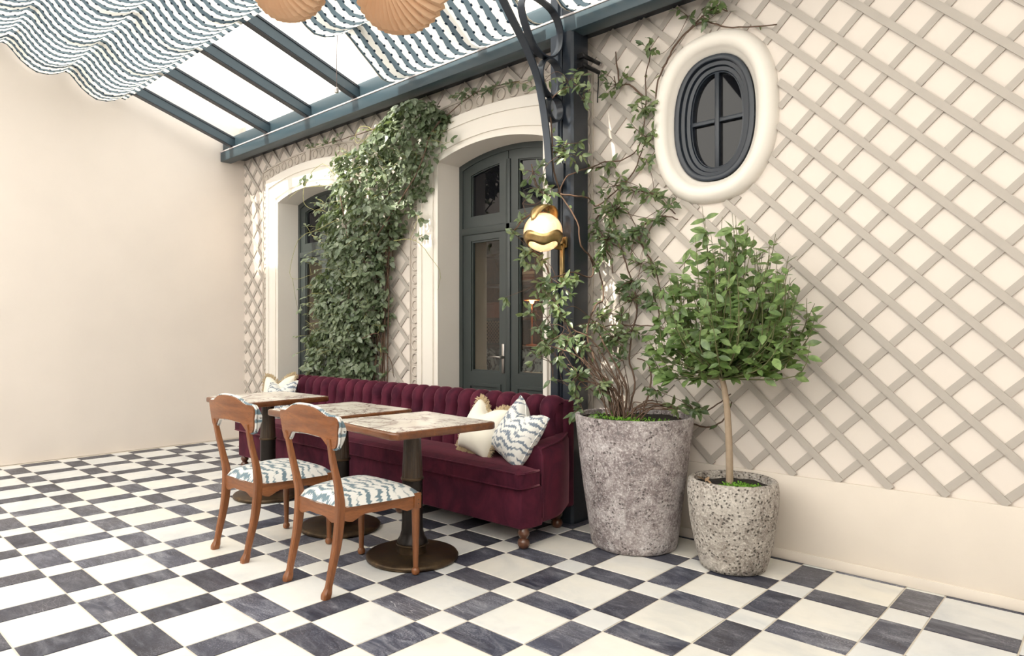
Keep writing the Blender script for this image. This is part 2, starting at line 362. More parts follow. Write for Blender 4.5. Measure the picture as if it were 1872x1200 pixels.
def lathe(name, prof, m, parent=None, loc=None, seg=32, smooth=True, sharp=40):
    vs, fs = [], []
    for r, z in prof:
        for k in range(seg): a = 2 * pi * k / seg; vs.append((r * cos(a), r * sin(a), z))
    for i in range(len(prof) - 1):
        for k in range(seg): fs.append((i * seg + k, i * seg + (k + 1) % seg, (i + 1) * seg + (k + 1) % seg, (i + 1) * seg + k))
    n = len(prof)
    if prof[0][0] > 1e-4: fs.append(tuple(range(seg))[::-1])
    if prof[-1][0] > 1e-4: fs.append(tuple((n - 1) * seg + k for k in range(seg)))
    o = from_py(name, vs, fs, m, parent, loc, smooth=smooth)
    try: o.data.set_sharp_from_angle(angle=R(sharp))
    except Exception: pass
    return o
def spline(pts, n=6, closed=False):
    P = [Vector(p) for p in pts]; out = []
    N = len(P); rng = range(N if closed else N - 1)
    g = (lambda i: P[i % N]) if closed else (lambda i: P[max(0, min(N - 1, i))])
    for i in rng:
        a, b, c, d = g(i - 1), g(i), g(i + 1), g(i + 2)
        for k in range(n):
            t = k / n
            out.append(0.5 * ((2 * b) + (c - a) * t + (2 * a - 5 * b + 4 * c - d) * t * t + (3 * b - a - 3 * c + d) * t ** 3))
    if not closed: out.append(P[-1])
    return out
def tube_geo(path, r, seg=6, closed=False, vs=None, fs=None):
    """r: number or function of 0..1"""
    vs = [] if vs is None else vs; fs = [] if fs is None else fs
    path = [Vector(p) for p in path]; n = len(path); base = len(vs); up = None
    for i, p in enumerate(path):
        q0 = path[(i - 1) % n] if (closed or i) else path[0]; q1 = path[(i + 1) % n] if (closed or i < n - 1) else path[-1]
        t = (q1 - q0)
        t = t.normalized() if t.length > 1e-9 else Vector((0, 0, 1))
        if up is None: up = Vector((0, 0, 1)) if abs(t.z) < 0.9 else Vector((1, 0, 0))
        a = t.cross(up)
        if a.length < 1e-5: a = t.cross(Vector((0.3, 1, 0.2)))
        a.normalize(); b = a.cross(t).normalized(); up = b
        rr = r(i / max(1, n - 1)) if callable(r) else r
        for k in range(seg):
            an = 2 * pi * k / seg; vs.append(p + (a * cos(an) + b * sin(an)) * rr)
    m = n if closed else n - 1
    for i in range(m):
        for k in range(seg):
            fs.append((base + i * seg + k, base + i * seg + (k + 1) % seg, base + ((i + 1) % n) * seg + (k + 1) % seg, base + ((i + 1) % n) * seg + k))
    if not closed:
        fs.append(tuple(base + k for k in range(seg))[::-1]); fs.append(tuple(base + (n - 1) * seg + k for k in range(seg)))
    return vs, fs
def tube(name, path, r, m, parent=None, seg=8, closed=False, loc=None):
    vs, fs = tube_geo(path, r, seg, closed); return from_py(name, vs, fs, m, parent, loc, smooth=True)
def ring_solid(name, A, B, y0, y1, m, parent=None, closed=False):
    """solid between two outlines in the x,z plane, from depth y0 to y1"""
    n = len(A); vs, fs = [], []
    for (x, z) in A: vs += [(x, y0, z), (x, y1, z)]
    for (x, z) in B: vs += [(x, y0, z), (x, y1, z)]
    o = 2 * n; rng = range(n if closed else n - 1)
    for i in rng:
        j = (i + 1) % n
        fs += [(2 * i, 2 * j, o + 2 * j, o + 2 * i), (2 * i + 1, o + 2 * i + 1, o + 2 * j + 1, 2 * j + 1),
               (2 * i, 2 * i + 1, 2 * j + 1, 2 * j), (o + 2 * i, o + 2 * j, o + 2 * j + 1, o + 2 * i + 1)]
    if not closed:
        fs += [(0, o, o + 1, 1), (2 * n - 2, 2 * n - 1, o + 2 * n - 1, o + 2 * n - 2)]
    bm = bmesh.new(); V = [bm.verts.new(v) for v in vs]
    for f in fs: bm.faces.new([V[i] for i in f])
    return from_bm(name, bm, m, parent, auto=30)
def copy_tree(o, parent=None):
    c = o.copy(); COL.objects.link(c); c.parent = parent
    for ch in list(o.children): copy_tree(ch, c)
    return c

# ================================================================ SETTING
WY = 3.858            # face of the back wall
XL, XR = -7.45, 2.55   # ends of the back wall
ZT = 3.16             # underside of the roof beam
D1, D2 = -3.54, -6.06 # centres of the two arched doors
HW = 0.545            # half width of an arched opening
OVX, OVZ, OVA, OVB = -1.77, 2.49, 0.375, 0.50   # oval window surround
def arc_z(dx, half, zs, rise):
    r = (half * half + rise * rise) / (2 * rise); return zs + rise - r + sqrt(max(0, r * r - dx * dx))
def arch(c, half, zs, rise, z0, n=20):
    pts = [(c - half, z0)] + [(c - half, z0 + (zs - z0) * k / 4) for k in (1, 2, 3)]
    for k in range(n + 1):
        dx = -half + 2 * half * k / n; pts.append((c + dx, arc_z(dx, half, zs, rise)))
    pts += [(c + half, z0 + (zs - z0) * k / 4) for k in (3, 2, 1)] + [(c + half, z0)]
    return pts
def oval(a, b, n=64, p=2.35):
    out = []
    for k in range(n):
        t = 2 * pi * k / n; ct, st = cos(t), sin(t)
        out.append((OVX + a * math.copysign(abs(ct) ** (2 / p), ct), OVZ + b * math.copysign(abs(st) ** (2 / p), st)))
    return out
# -- floor: grout bed with single marble slabs
A_, B_ = 0.3128, 0.3128 * 0.508; PER = A_ + B_; GX, GY = -6.529 * 0.3128, 7.64 * 0.3128
floor = boxo('floor', (XL - 0.2, 3.2, -3.0, WY + 0.25, -0.12, -0.0035), 'grout'); structure(floor, 'marble floor of large white squares and charcoal oblongs')
def tile_mesh(w, d):
    bm = bmesh.new(); g = 0.0035; c = 0.003
    a = [bm.verts.new((x, y, -0.0034)) for x, y in ((-w / 2 + g, -d / 2 + g), (w / 2 - g, -d / 2 + g), (w / 2 - g, d / 2 - g), (-w / 2 + g, d / 2 - g))]
    b = [bm.verts.new((v.co.x, v.co.y, -0.0012)) for v in a]
    t = [bm.verts.new((v.co.x - math.copysign(c, v.co.x), v.co.y - math.copysign(c, v.co.y), 0.0)) for v in a]
    for p, q in ((a, b), (b, t)):
        for i in range(4): bm.faces.new((p[i], p[(i + 1) % 4], q[(i + 1) % 4], q[i]))
    bm.faces.new(t); bmesh.ops.recalc_face_normals(bm, faces=bm.faces[:])
    me = bpy.data.meshes.new('tile'); bm.to_mesh(me); bm.free(); return me
TM = {}
for ua in (0, 1):
    for va in (0, 1):
        me = tile_mesh(A_ if ua else B_, A_ if va else B_); me.materials.append(M['tile_white'] if ua == va else M['tile_black']); TM[ua, va] = me
fv, ff, fm = [], [], []; near = []
for i in range(-16, 15):
    for j in range(-14, 7):
        for ua in (1, 0):
            for va in (0, 1):
                x0 = GX + i * PER + (0 if ua else A_); y0 = GY + j * PER + (B_ if va else 0)
                wx, wy = (A_ if ua else B_), (A_ if va else B_); cx, cy = x0 + wx / 2, y0 + wy / 2
                if cx < XL or cx > 3.1 or cy < -2.9 or cy > WY + 0.15: continue
                near.append((max(abs(cx + 3.05) / 2.45, abs(cy - 2.55) / 1.35), cx, cy, ua, va))
near.sort()
for k, (_, cx, cy, ua, va) in enumerate(near):
    if k < 300:
        o = link('floor_tile', TM[ua, va], None, floor, (cx, cy, random.uniform(-0.0006, 0.0004)))
        o.rotation_euler = (random.uniform(-1, 1) * 0.0012, random.uniform(-1, 1) * 0.0012, 0)
    else:
        b0 = len(fv); me = TM[ua, va]
        fv += [(v.co.x + cx, v.co.y + cy, v.co.z) for v in me.vertices]
        for p in me.polygons: ff.append(tuple(b0 + q for q in p.vertices)); fm.append(0 if ua == va else 1)
o = from_py('floor_tiles', fv, ff, M['tile_white'], floor); o.data.materials.append(M['tile_black']); o.data.polygons.foreach_set('material_index', fm); o['kind'] = 'stuff'

# -- back wall with openings
bm = bmesh.new()
def q(x0, z0, x1, z1, y=WY): bm.faces.new([bm.verts.new(c) for c in ((x0, y, z0), (x1, y, z0), (x1, y, z1), (x0, y, z1))])
TOPZ = 3.45
def cols(xs, zf, top=True):
    for a, b in zip(xs, xs[1:]):
        za, zb = zf(a), zf(b)
        if top: bm.faces.new([bm.verts.new(c) for c in ((a, WY, za), (b, WY, zb), (b, WY, TOPZ), (a, WY, TOPZ))])
        else: bm.faces.new([bm.verts.new(c) for c in ((a, WY, 0), (b, WY, 0), (b, WY, zb), (a, WY, za))])
q(XL, 0, D2 - HW, TOPZ); q(D2 + HW, 0, D1 - HW, TOPZ); q(D1 + HW, 0, OVX - 0.3, TOPZ); q(OVX + 0.3, 0, XR, TOPZ)
for d in (D1, D2): cols([d - HW + 2 * HW * k / 20 for k in range(21)], lambda x, d=d: arc_z(x - d, HW, 2.62, 0.085))
def ovz(x, s):
    t = abs((x - OVX) / 0.3); return OVZ + s * 0.42 * (max(0, 1 - t ** 2.35)) ** (1 / 2.35)
xs = [OVX - 0.3 * cos(pi * k / 24) for k in range(25)]
cols(xs, lambda x: ovz(x, 1)); cols(xs, lambda x: ovz(x, -1), False)
wall = from_bm('wall_back', bm, 'plaster'); structure(wall, 'cream plaster wall behind diagonal trellis')
# plinth along the foot of the wall, between the doors
for x0, x1 in ((XL, D2 - 0.82), (D2 + 0.82, D1 - 0.82), (D1 + 0.82, XR)):
    boxo('plinth', (x0, x1, WY - 0.022, WY + 0.001, 0.0, 0.458), 'plinth', wall, 0.008)
    boxo('skirting', (x0, x1, WY - 0.034, WY - 0.02, 0.0, 0.055), 'plinth', wall, 0.004)
# diagonal trellis slats
def free(x, z):
    if not (XL + 0.02 < x < XR - 0.02 and 0.462 < z < ZT + 0.05): return False
    for d in (D1, D2):
        dx = abs(x - d)
        if dx < 0.945 and z < arc_z(dx, 0.945, 3.0, 0.085): return False
    tx, tz = abs(x - OVX) / (OVA + 0.005), abs(z - OVZ) / (OVB + 0.005)
    return tx ** 2.35 + tz ** 2.35 > 1
def slat(fam, cst):
    segs, cur = [], []
    for k in range(0, 2400):
        z = 0.44 + k * 0.0012
        x = cst - z if fam else cst + z
        if free(x, z): cur.append((x, z))
        else:
            if len(cur) > 25: segs.append((cur[0], cur[-1]))
            cur = []
    if len(cur) > 25: segs.append((cur[0], cur[-1]))
    for (x0, z0), (x1, z1) in segs:
        L = sqrt((x1 - x0) ** 2 + (z1 - z0) ** 2); hw = 0.0175
        y1, y0 = (WY - 0.010, WY - 0.0185) if fam else (WY - 0.0005, WY - 0.010)
        bm = bmesh.new(); box(bm, -L / 2, L / 2, y0, y1, -hw, hw)
        o = from_bm('trellis_slat', bm, 'lattice', wall)
        o.location = ((x0 + x1) / 2, 0, (z0 + z1) / 2); o.rotation_euler = (0, -math.atan2(z1 - z0, x1 - x0) + random.uniform(-0.006, 0.006), 0)
for k in range(-40, 20): slat(1, 0.98 + k * 0.228)
for k in range(-28, 24): slat(0, -4.31 + k * 0.228)

# -- arched surrounds: moulded cream frame and frieze band of rings
RINGS = {}
def ring_mesh(r=0.040, t=0.0095):
    vs, fs = tube_geo([(r * cos(2 * pi * k / 20), -0.002, r * sin(2 * pi * k / 20)) for k in range(20)], t, 5, True)
    me = bpy.data.meshes.new('ring'); me.from_pydata([tuple(v) for v in vs], [], fs); me.materials.append(M['band'])
    for p in me.polygons: p.use_smooth = True
    return me
RM = ring_mesh()
def surround(n, d, lab):
    s = empty_struct('trim_%d' % n, lab, (0, 0, 0))
    y = WY
    I0 = arch(d, HW, 2.62, 0.085, 0); I1 = arch(d, HW + 0.035, 2.645, 0.09, 0); I2 = arch(d, HW + 0.075, 2.675, 0.09, 0); I3 = arch(d, HW + 0.20, 2.80, 0.085, 0); I4 = arch(d, 0.80, 2.885, 0.078, 0); I5 = arch(d, 0.815, 2.897, 0.078, 0)
    ring_solid('inner_bead', I0, I1, y - 0.055, y + 0.005, 'trim', s)
    ring_solid('cove', I1, I2, y - 0.030, y, 'trim', s)
    ring_solid('face_band', I2, I3, y - 0.045, y, 'trim', s)
    ring_solid('outer_moulding', I3, I4, y - 0.058, y, 'trim', s)
    # reveal back to the door, and the thickness of the wall inside
    R0 = arch(d, HW, 2.62, 0.085, 0); R1 = arch(d, HW + 0.03, 2.65, 0.085, 0)
    ring_solid('reveal', R0, R1, y + 0.004, 4.08, 'trim', s)
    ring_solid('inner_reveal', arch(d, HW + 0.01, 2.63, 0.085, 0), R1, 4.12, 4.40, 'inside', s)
    for sd in (-1, 1): boxo('lining_board', tuple(sorted((d + sd * (HW - 0.002), d + sd * (HW + 0.012)))) + (4.125, 4.39, 0.1, 2.02), 'beige', s)
    # frieze band
    B0, B1 = arch(d, 0.808, 2.892, 0.078, 0.458), arch(d, 0.935, 3.01, 0.085, 0.458)
    ring_solid('frieze_board', B0, B1, y - 0.012, y - 0.001, 'band', s)
    for a, b, c in ((0.803, 0.817, 2.887), (0.926, 0.94, 3.0)):
        ring_solid('frieze_edge', arch(d, a, c, 0.08, 0.458), arch(d, b, c + 0.014, 0.081, 0.458), y - 0.022, y - 0.008, 'band', s)
    for sd in (-1, 1):
        z = 0.555
        while z < 2.93:
            link('ring', RM, None, s, (d + sd * 0.871, y - 0.013, z)); z += 0.113
    for k in range(-6, 7):
        if abs(k) < 1: continue
        dx = (abs(k) - 0.5) * 0.128 + 0.045; dx = math.copysign(dx, k)
        if abs(dx) > 0.8: continue
        zz = (arc_z(dx, 0.808, 2.892, 0.078) + arc_z(dx, 0.935, 3.01, 0.085)) / 2
        link('ring', RM, None, s, (d + dx, y - 0.013, zz))
    bm = bmesh.new(); k0 = [(-0.028, 2.955), (0.028, 2.955), (0.042, 3.115), (-0.042, 3.115)]
    a = [bm.verts.new((d + x, y - 0.03, z)) for x, z in k0]; b = [bm.verts.new((d + x, y - 0.002, z)) for x, z in k0]
    bm.faces.new(a); bm.faces.new(b[::-1])
    for i in range(4): bm.faces.new((a[i], b[i], b[(i + 1) % 4], a[(i + 1) % 4]))
    from_bm('keystone', bm, 'band', s)
    return s
surround(1, D1, 'cream moulded arch with ring frieze around the tall glazed door')
surround(2, D2, 'cream moulded arch half hidden by the ivy')

# -- glazed double doors
def rect_frame(name, x0, x1, z0, z1, ix0, ix1, iz0, iz1, y0, y1, m, parent):
    A = [(x0, z0), (x1, z0), (x1, z1), (x0, z1)]; B = [(ix0, iz0), (ix1, iz0), (ix1, iz1), (ix0, iz1)]
    return ring_solid(name, A, B, y0, y1, m, parent, True)
def door(n, d, lab):
    g = empty_struct('door_%d' % n, lab, (0, 0, 0)); y = 4.06
    top = lambda dx: arc_z(dx, HW, 2.62, 0.085)
    ring_solid('door_frame', arch(d, HW, 2.62, 0.085, 0), arch(d, HW - 0.04, 2.58, 0.085, 0), y - 0.01, y + 0.06, 'door', g)
    boxo('transom_rail', (d - HW + 0.03, d + HW - 0.03, y - 0.012, y + 0.055, 2.035, 2.095), 'door', g, 0.006)
    for s in (-1, 1):
        x_out, x_in = d + s * (HW - 0.04), d + s * 0.004
        # fanlight leaf: two stiles, bottom rail, arched head
        gx0, gx1 = sorted((d + s * 0.098, d + s * 0.415)); xa, xb = sorted((x_out, x_in))
        fan = from_py('fanlight', [(0, 0, 0)] * 0, [], 'door', g) if False else None
        bm = bmesh.new()
        n_ = 12; outer, inner = [(xa, 2.095), (xb, 2.095)], [(gx0, 2.185), (gx1, 2.185)]
        for k in range(n_ + 1):
            t = 1 - k / n_; X = xa + (xb - xa) * t; G = gx0 + (gx1 - gx0) * t
            outer.append((X, arc_z(X - d, HW - 0.04, 2.58, 0.085))); inner.append((G, arc_z(G - d, HW - 0.04, 2.50, 0.085)))
        bm.free(); fan = ring_solid('fanlight', outer, inner, y, y + 0.05, 'door', g, True)
        bm = bmesh.new(); bm.faces.new([bm.verts.new((x, y + 0.028, z)) for x, z in inner]); from_bm('pane', bm, 'dark_room_pane', fan)
        ring_solid('glazing_bead', inner, [((gx0 + gx1) / 2 + (x - (gx0 + gx1) / 2) * 0.94, 2.35 + (z - 2.35) * 0.962) for x, z in inner], y + 0.012, y + 0.035, 'door', fan, True)
        # lower leaf
        leaf = rect_frame('door_leaf', xa, xb, 0.10, 2.035, gx0, gx1, 0.905, 1.985, y, y + 0.05, 'door', g)
        for o_ in (0,):
            bm = bmesh.new(); bm.faces.new([bm.verts.new(c) for c in ((gx0, y + 0.028, 0.905), (gx1, y + 0.028, 0.905), (gx1, y + 0.028, 1.985), (gx0, y + 0.028, 1.985))]); from_bm('pane', bm, 'glass', leaf)
        rect_frame('glazing_bead', gx0, gx1, 0.905, 1.985, gx0 + 0.012, gx1 - 0.012, 0.92, 1.97, y + 0.012, y + 0.035, 'door', leaf)
        rect_frame('panel_moulding', gx0 - 0.02, gx1 + 0.02, 0.20, 0.81, gx0 + 0.005, gx1 - 0.005, 0.225, 0.785, y - 0.012, y + 0.001, 'door', leaf)
        boxo('raised_panel', (gx0 + 0.03, gx1 - 0.03, y - 0.012, y + 0.002, 0.25, 0.76), 'door', leaf, 0.010)
    boxo('meeting_strip', (d - 0.022, d + 0.022, y - 0.012, y, 0.10, 2.60), 'door', g, 0.005)
    # lever handle on its long plate
    hx = d - 0.055
    pl = boxo('handle_plate', (hx - 0.014, hx + 0.014, y - 0.008, y, 0.90, 1.135), 'steel', g, 0.004); pl['label'] = 'long steel handle plate'
    lathe('handle_boss', [(0.014, 0), (0.014, 0.025), (0.009, 0.04), (0, 0.04)], 'steel', pl, (hx, y - 0.008, 1.03), 16).rotation_euler = (R(90), 0, 0)
    tube('lever', [(hx, y - 0.042, 1.03), (hx - 0.02, y - 0.046, 1.031), (hx - 0.06, y - 0.046, 1.034), (hx - 0.105, y - 0.044, 1.03)], lambda t: 0.0085 - 0.003 * t, 'steel', pl)
    boxo('threshold', (d - HW, d + HW, WY, 4.12, 0.0, 0.10), 'plinth', g, 0.006)
door(1, D1, 'dark green-grey glazed double door with arched fanlights')
door(2, D2, 'dark glazed door behind the ivy')

# -- oval window
ow = empty_struct('window_1', 'oval window with dark stepped frame and cream rounded surround', (0, 0, 0))
def oval_ring(name, prof, m, parent, n=72):
    # prof: list of (inset from OVA/OVB outer edge, y)
    vs, fs = [], []
    for ins, y in prof:
        for (x, z) in oval(OVA - ins, OVB - ins, n): vs.append((x, y, z))
    for i in range(len(prof) - 1):
        for k in range(n): fs.append((i * n + k, i * n + (k + 1) % n, (i + 1) * n + (k + 1) % n, (i + 1) * n + k))
    o = from_py(name, vs, fs, m, parent, smooth=True)
    bm = bmesh.new(); bm.from_mesh(o.data); bmesh.ops.recalc_face_normals(bm, faces=bm.faces[:]); bm.to_mesh(o.data); bm.free()
    try: o.data.set_sharp_from_angle(angle=R(50))
    except Exception: pass
    return o
oval_ring('surround', [(-0.002, WY), (0.0, WY - 0.02), (0.012, WY - 0.045), (0.035, WY - 0.066), (0.06, WY - 0.070), (0.085, WY - 0.060), (0.10, WY - 0.04), (0.108, WY - 0.02), (0.125, WY - 0.005), (0.135, WY + 0.02), (0.135, WY + 0.10)], 'trim', ow)
oval_ring('frame', [(0.132, WY + 0.09), (0.132, WY - 0.012), (0.150, WY - 0.018), (0.162, WY - 0.012), (0.166, WY + 0.012), (0.186, WY + 0.016), (0.192, WY + 0.034), (0.212, WY + 0.038), (0.224, WY + 0.062), (0.224, WY + 0.09)], 'navy', ow)
bm = bmesh.new(); bm.faces.new([bm.verts.new((x, WY + 0.075, z)) for x, z in oval(OVA - 0.222, OVB - 0.155, 72)]); 
from_bm('pane', bm, 'dark_room_pane', ow)
oval_ring('inner_frame', [(0.200, WY + 0.05), (0.222, WY + 0.046), (0.226, WY + 0.085)], 'navy', ow)
boxo('mullion', (OVX - 0.014, OVX + 0.014, WY + 0.045, WY + 0.095, OVZ - 0.34, OVZ + 0.34), 'navy', ow, 0.005)
for s in (-1, 1): boxo('glazing_bar', (OVX + (0.014 if s > 0 else -0.165), OVX + (0.165 if s > 0 else -0.014), WY + 0.048, WY + 0.092, OVZ - 0.013, OVZ + 0.013), 'navy', ow, 0.004)

# -- end wall closing the terrace
ew = boxo('wall_left', (XL - 0.2, XL, -3.0, WY + 0.2, 0.0, 4.6), 'plaster'); structure(ew, 'plain cream end wall of the terrace')

# -- dark room behind the doors
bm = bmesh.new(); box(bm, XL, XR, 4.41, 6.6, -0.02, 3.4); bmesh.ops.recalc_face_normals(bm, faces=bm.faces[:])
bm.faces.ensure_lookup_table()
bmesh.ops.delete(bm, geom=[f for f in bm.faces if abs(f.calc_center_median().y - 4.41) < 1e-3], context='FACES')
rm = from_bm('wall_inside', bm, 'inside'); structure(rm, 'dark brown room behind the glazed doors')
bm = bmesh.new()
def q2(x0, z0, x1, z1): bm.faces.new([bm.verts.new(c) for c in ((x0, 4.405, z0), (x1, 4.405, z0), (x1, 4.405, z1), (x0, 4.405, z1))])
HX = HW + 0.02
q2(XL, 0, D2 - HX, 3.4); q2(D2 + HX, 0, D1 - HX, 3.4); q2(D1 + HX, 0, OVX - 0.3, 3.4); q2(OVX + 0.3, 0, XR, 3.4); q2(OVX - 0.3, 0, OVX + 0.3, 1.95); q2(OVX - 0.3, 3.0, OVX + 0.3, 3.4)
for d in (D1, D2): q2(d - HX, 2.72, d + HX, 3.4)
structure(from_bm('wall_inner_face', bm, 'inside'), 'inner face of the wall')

# -- roof: beam, gutter ledge, rafters, glass
SL = 0.32; BY = 3.564
def rz(y): return 3.29 + SL * (BY - y)      # underside of the rafters
beam = thing('roof_beam', 'lit-toned navy steel beam running along the wall above the doors', 'beam', (0, 0, 0))
boxo('web', (XL, XR, BY, 3.69, ZT, 3.262), 'navy_lit', beam, 0.006)
boxo('gutter_lip', (XL, XR, BY - 0.004, BY + 0.02, 3.262, 3.275), 'cord', beam, 0.002)
boxo('upper_ledger', (XL, XR, BY + 0.03, 3.72, 3.27, 3.41), 'navy_lit', beam, 0.004)
boxo('soffit', (XL, XR, 3.69, WY + 0.02, 3.22, 3.24), 'navy', beam)
ceil = empty_struct('ceiling', 'sloping glass roof on lit-toned navy rafters', (0, 0, 0))
Y1 = 0.9
def slope_box(name, x0, x1, ya, yb, dz0, dz1, m, parent):
    bm = bmesh.new(); vv = []
    for x in (x0, x1):
        for (y, dz) in ((ya, dz0), (yb, dz0), (yb, dz1), (ya, dz1)): vv.append(bm.verts.new((x, y, rz(y) + dz)))
    for f in ((0, 1, 2, 3), (4, 7, 6, 5), (0, 4, 5, 1), (1, 5, 6, 2), (2, 6, 7, 3), (3, 7, 4, 0)): bm.faces.new([vv[i] for i in f])
    return from_bm(name, bm, m, parent)
k = -4
rx = [-2.61 + 0.765 * k for k in range(-6, 6)]
for x in rx:
    lo = 0.065 if x > -4.3 else 0.0
    r_ = slope_box('rafter', x - 0.034, x + 0.034, Y1, BY + 0.04, lo, 0.11, 'navy_lit', ceil)
    slope_box('rafter_flange', x - 0.042, x + 0.042, Y1, BY + 0.03, 0.085, 0.10, 'navy', r_)
    if lo == 0: slope_box('rafter_strip', x - 0.030, x + 0.030, Y1, BY + 0.0, -0.006, 0.0, 'navy', r_)
for a, b in zip([XL] + rx, rx + [XR + 0.3]):
    slope_box('glass_pane', a + 0.001, b - 0.001, Y1, BY + 0.10, 0.111, 0.119, 'roofglass', ceil)
slope_box('ridge_beam', XL, XR + 0.4, Y1 - 0.12, Y1, -0.10, 0.14, 'navy_lit', ceil)
# added out of view to light the terrace: frosted roof panes beyond the ridge
def rz2(y): return rz(Y1) - 0.26 * (Y1 - y)
def slope2(name, x0, x1, ya, yb, d0, d1, m, parent):
    bm = bmesh.new(); vv = []
    for x in (x0, x1):
        for (y, dz) in ((ya, d0), (yb, d0), (yb, d1), (ya, d1)): vv.append(bm.verts.new((x, y, rz2(y) + dz)))
    for f in ((0, 1, 2, 3), (4, 7, 6, 5), (0, 4, 5, 1), (1, 5, 6, 2), (2, 6, 7, 3), (3, 7, 4, 0)): bm.faces.new([vv[i] for i in f])
    return from_bm(name, bm, m, parent)
c2 = empty_struct('ceiling_added_front', 'unseen frosted glass roof added over the front to light the terrace', (0, 0, 0))
fx = [XL + 1.43 * k for k in range(8)]
for x in fx: slope2('rafter', x - 0.05, x + 0.05, -2.7, Y1 - 0.1, -0.06, 0.08, 'navy_lit', c2)
for x0, x1 in zip(fx, fx[1:]):
    bm = bmesh.new(); bm.faces.new([bm.verts.new((x, y, rz2(y) + 0.05)) for x, y in ((x0 + 0.05, -2.7), (x1 - 0.05, -2.7), (x1 - 0.05, Y1 - 0.12), (x0 + 0.05, Y1 - 0.12))]); from_bm('glass_pane', bm, 'frosted', c2)
wf = boxo('wall_added_front', (XL - 0.2, 2.75, -2.9, -2.7, 0.0, 2.0), 'door'); structure(wf, 'unseen dark dado with frosted glazing added to light the terrace')  # unseen front wall, added so its frosted glazing throws light inward
for x0, x1 in zip(fx, fx[1:]):
    boxo('glazing_post', (x0 - 0.05, x0 + 0.05, -2.86, -2.72, 2.0, 3.3), 'navy_lit', wf)
    bm = bmesh.new(); bm.faces.new([bm.verts.new(c) for c in ((x0 + 0.05, -2.79, 2.0), (x1 - 0.05, -2.79, 2.0), (x1 - 0.05, -2.79, 3.28), (x0 + 0.05, -2.79, 3.28))]); from_bm('glass_pane', bm, 'frosted', wf)
structure(boxo('wall_added_right', (2.55, 2.75, -2.7, WY + 0.2, 0.0, 4.3), 'plaster'), 'unseen plain cream wall added at the right to shut out side light')  # unseen, added to close the right side against outside light
structure(boxo('wall_added_cover', (XL, XR + 1.2, WY - 0.03, 6.7, 3.455, 3.6), 'plaster'), 'slab added above the doors to stop daylight leaking in')  # added slab; keeps daylight from leaking into the room behind the wall

# ---------------------------------------------------------------- steel column with scroll bracket
CX0, CX1 = -2.742, -2.568; CXM = (CX0 + CX1) / 2
col = thing('steel_column', 'navy steel column with scrolled bracket beside the big planter', 'column', (CXM, 3.65, 0))
bm = bmesh.new(); poly_prism(bm, [(-0.087, -0.086), (-0.03, -0.086), (-0.022, -0.070), (0.004, -0.070), (0.012, -0.086), (0.072, -0.086), (0.087, -0.071), (0.087, 0.084), (-0.087, 0.084)], 0.0, 3.42)
from_bm('shaft', bm, 'navy', col)
tube('groove_bead', [(-0.009, -0.070, 0.02), (-0.009, -0.070, 3.40)], 0.007, 'navy', col)
for z, dx in ((2.985, 0.0), (2.925, 0.0)):
    st = tube('strut', [(0.125, -0.03, z + 0.02), (0.125, 0.155, z + 0.02)], 0.014, 'darkmetal', col, 10); tube('strut_end', [(0.125, 0.155, z + 0.02), (0.125, 0.175, z + 0.02)], 0.0145, 'steel', st, 10)
    boxo('strut_clip', (0.08, 0.13, -0.035, -0.01, z + 0.005, z + 0.035), 'darkmetal', st)
tube('cable', spline([(0.125, 0.15, 2.93), (0.115, 0.165, 2.87), (0.10, 0.18, 2.82), (0.095, 0.185, 2.76)], 4), 0.004, 'darkmetal', col, 5)
def strip(name, pts, wid, th, m, parent, closed=False):
    """flat bar bent in the y,z plane; wid along x, th thickness"""
    P = [Vector(p) for p in pts]; n = len(P); vs, fs = [], []
    for i, p in enumerate(P):
        a = P[(i - 1) % n] if (closed or i) else P[0]; b = P[(i + 1) % n] if (closed or i < n - 1) else P[-1]
        t = (b - a).normalized(); nn = Vector((0, -t.z, t.y))
        for sx, sn in ((-1, -1), (1, -1), (1, 1), (-1, 1)): vs.append(p + Vector((sx * wid / 2, 0, 0)) + nn * sn * th / 2)
    for i in range(n if closed else n - 1):
        j = (i + 1) % n
        for k in range(4): fs.append((i * 4 + k, i * 4 + (k + 1) % 4, j * 4 + (k + 1) % 4, j * 4 + k))
    if not closed: fs += [(0, 1, 2, 3), tuple(4 * (n - 1) + k for k in (3, 2, 1, 0))]
    o = from_py(name, vs, fs, m, parent, smooth=True)
    bm = bmesh.new(); bm.from_mesh(o.data); bmesh.ops.recalc_face_normals(bm, faces=bm.faces[:]); bm.to_mesh(o.data); bm.free()
    try: o.data.set_sharp_from_angle(angle=R(40))
    except Exception: pass
    return o
oy = -3.65
bp = [(0, 2.86 + oy, 3.33), (0, 2.93 + oy, 3.255), (0, 2.993 + oy, 3.184), (0, 3.126 + oy, 3.05), (0, 3.203 + oy, 2.974), (0, 3.266 + oy, 2.892), (0, 3.32 + oy, 2.805), (0, 3.353 + oy, 2.711), (0, 3.38 + oy, 2.615), (0, 3.408 + oy, 2.483), (0, 3.425 + oy, 2.365), (0, 3.434 + oy, 2.263), (0, 3.445 + oy, 2.20), (0, 3.472 + oy, 2.166), (0, 3.51 + oy, 2.16), (0, 3.545 + oy, 2.18), (0, 3.557 + oy, 2.22), (0, 3.557 + oy, 2.32)]
br = strip('bracket', spline(bp, 4), 0.05, 0.011, 'navy', col)
for (cy, cz, ry, rz_) in ((3.315, 3.10, 0.0, 0.0),):
    pts = [(3.16, 3.20), (3.20, 3.10), (3.275, 3.00), (3.36, 2.962), (3.45, 2.975), (3.525, 3.04), (3.55, 3.13), (3.53, 3.22), (3.46, 3.28), (3.36, 3.30), (3.26, 3.30), (3.19, 3.27)]
    strip('scroll', spline([(0, a + oy, b) for a, b in pts], 4, True), 0.05, 0.010, 'navy', br, True)
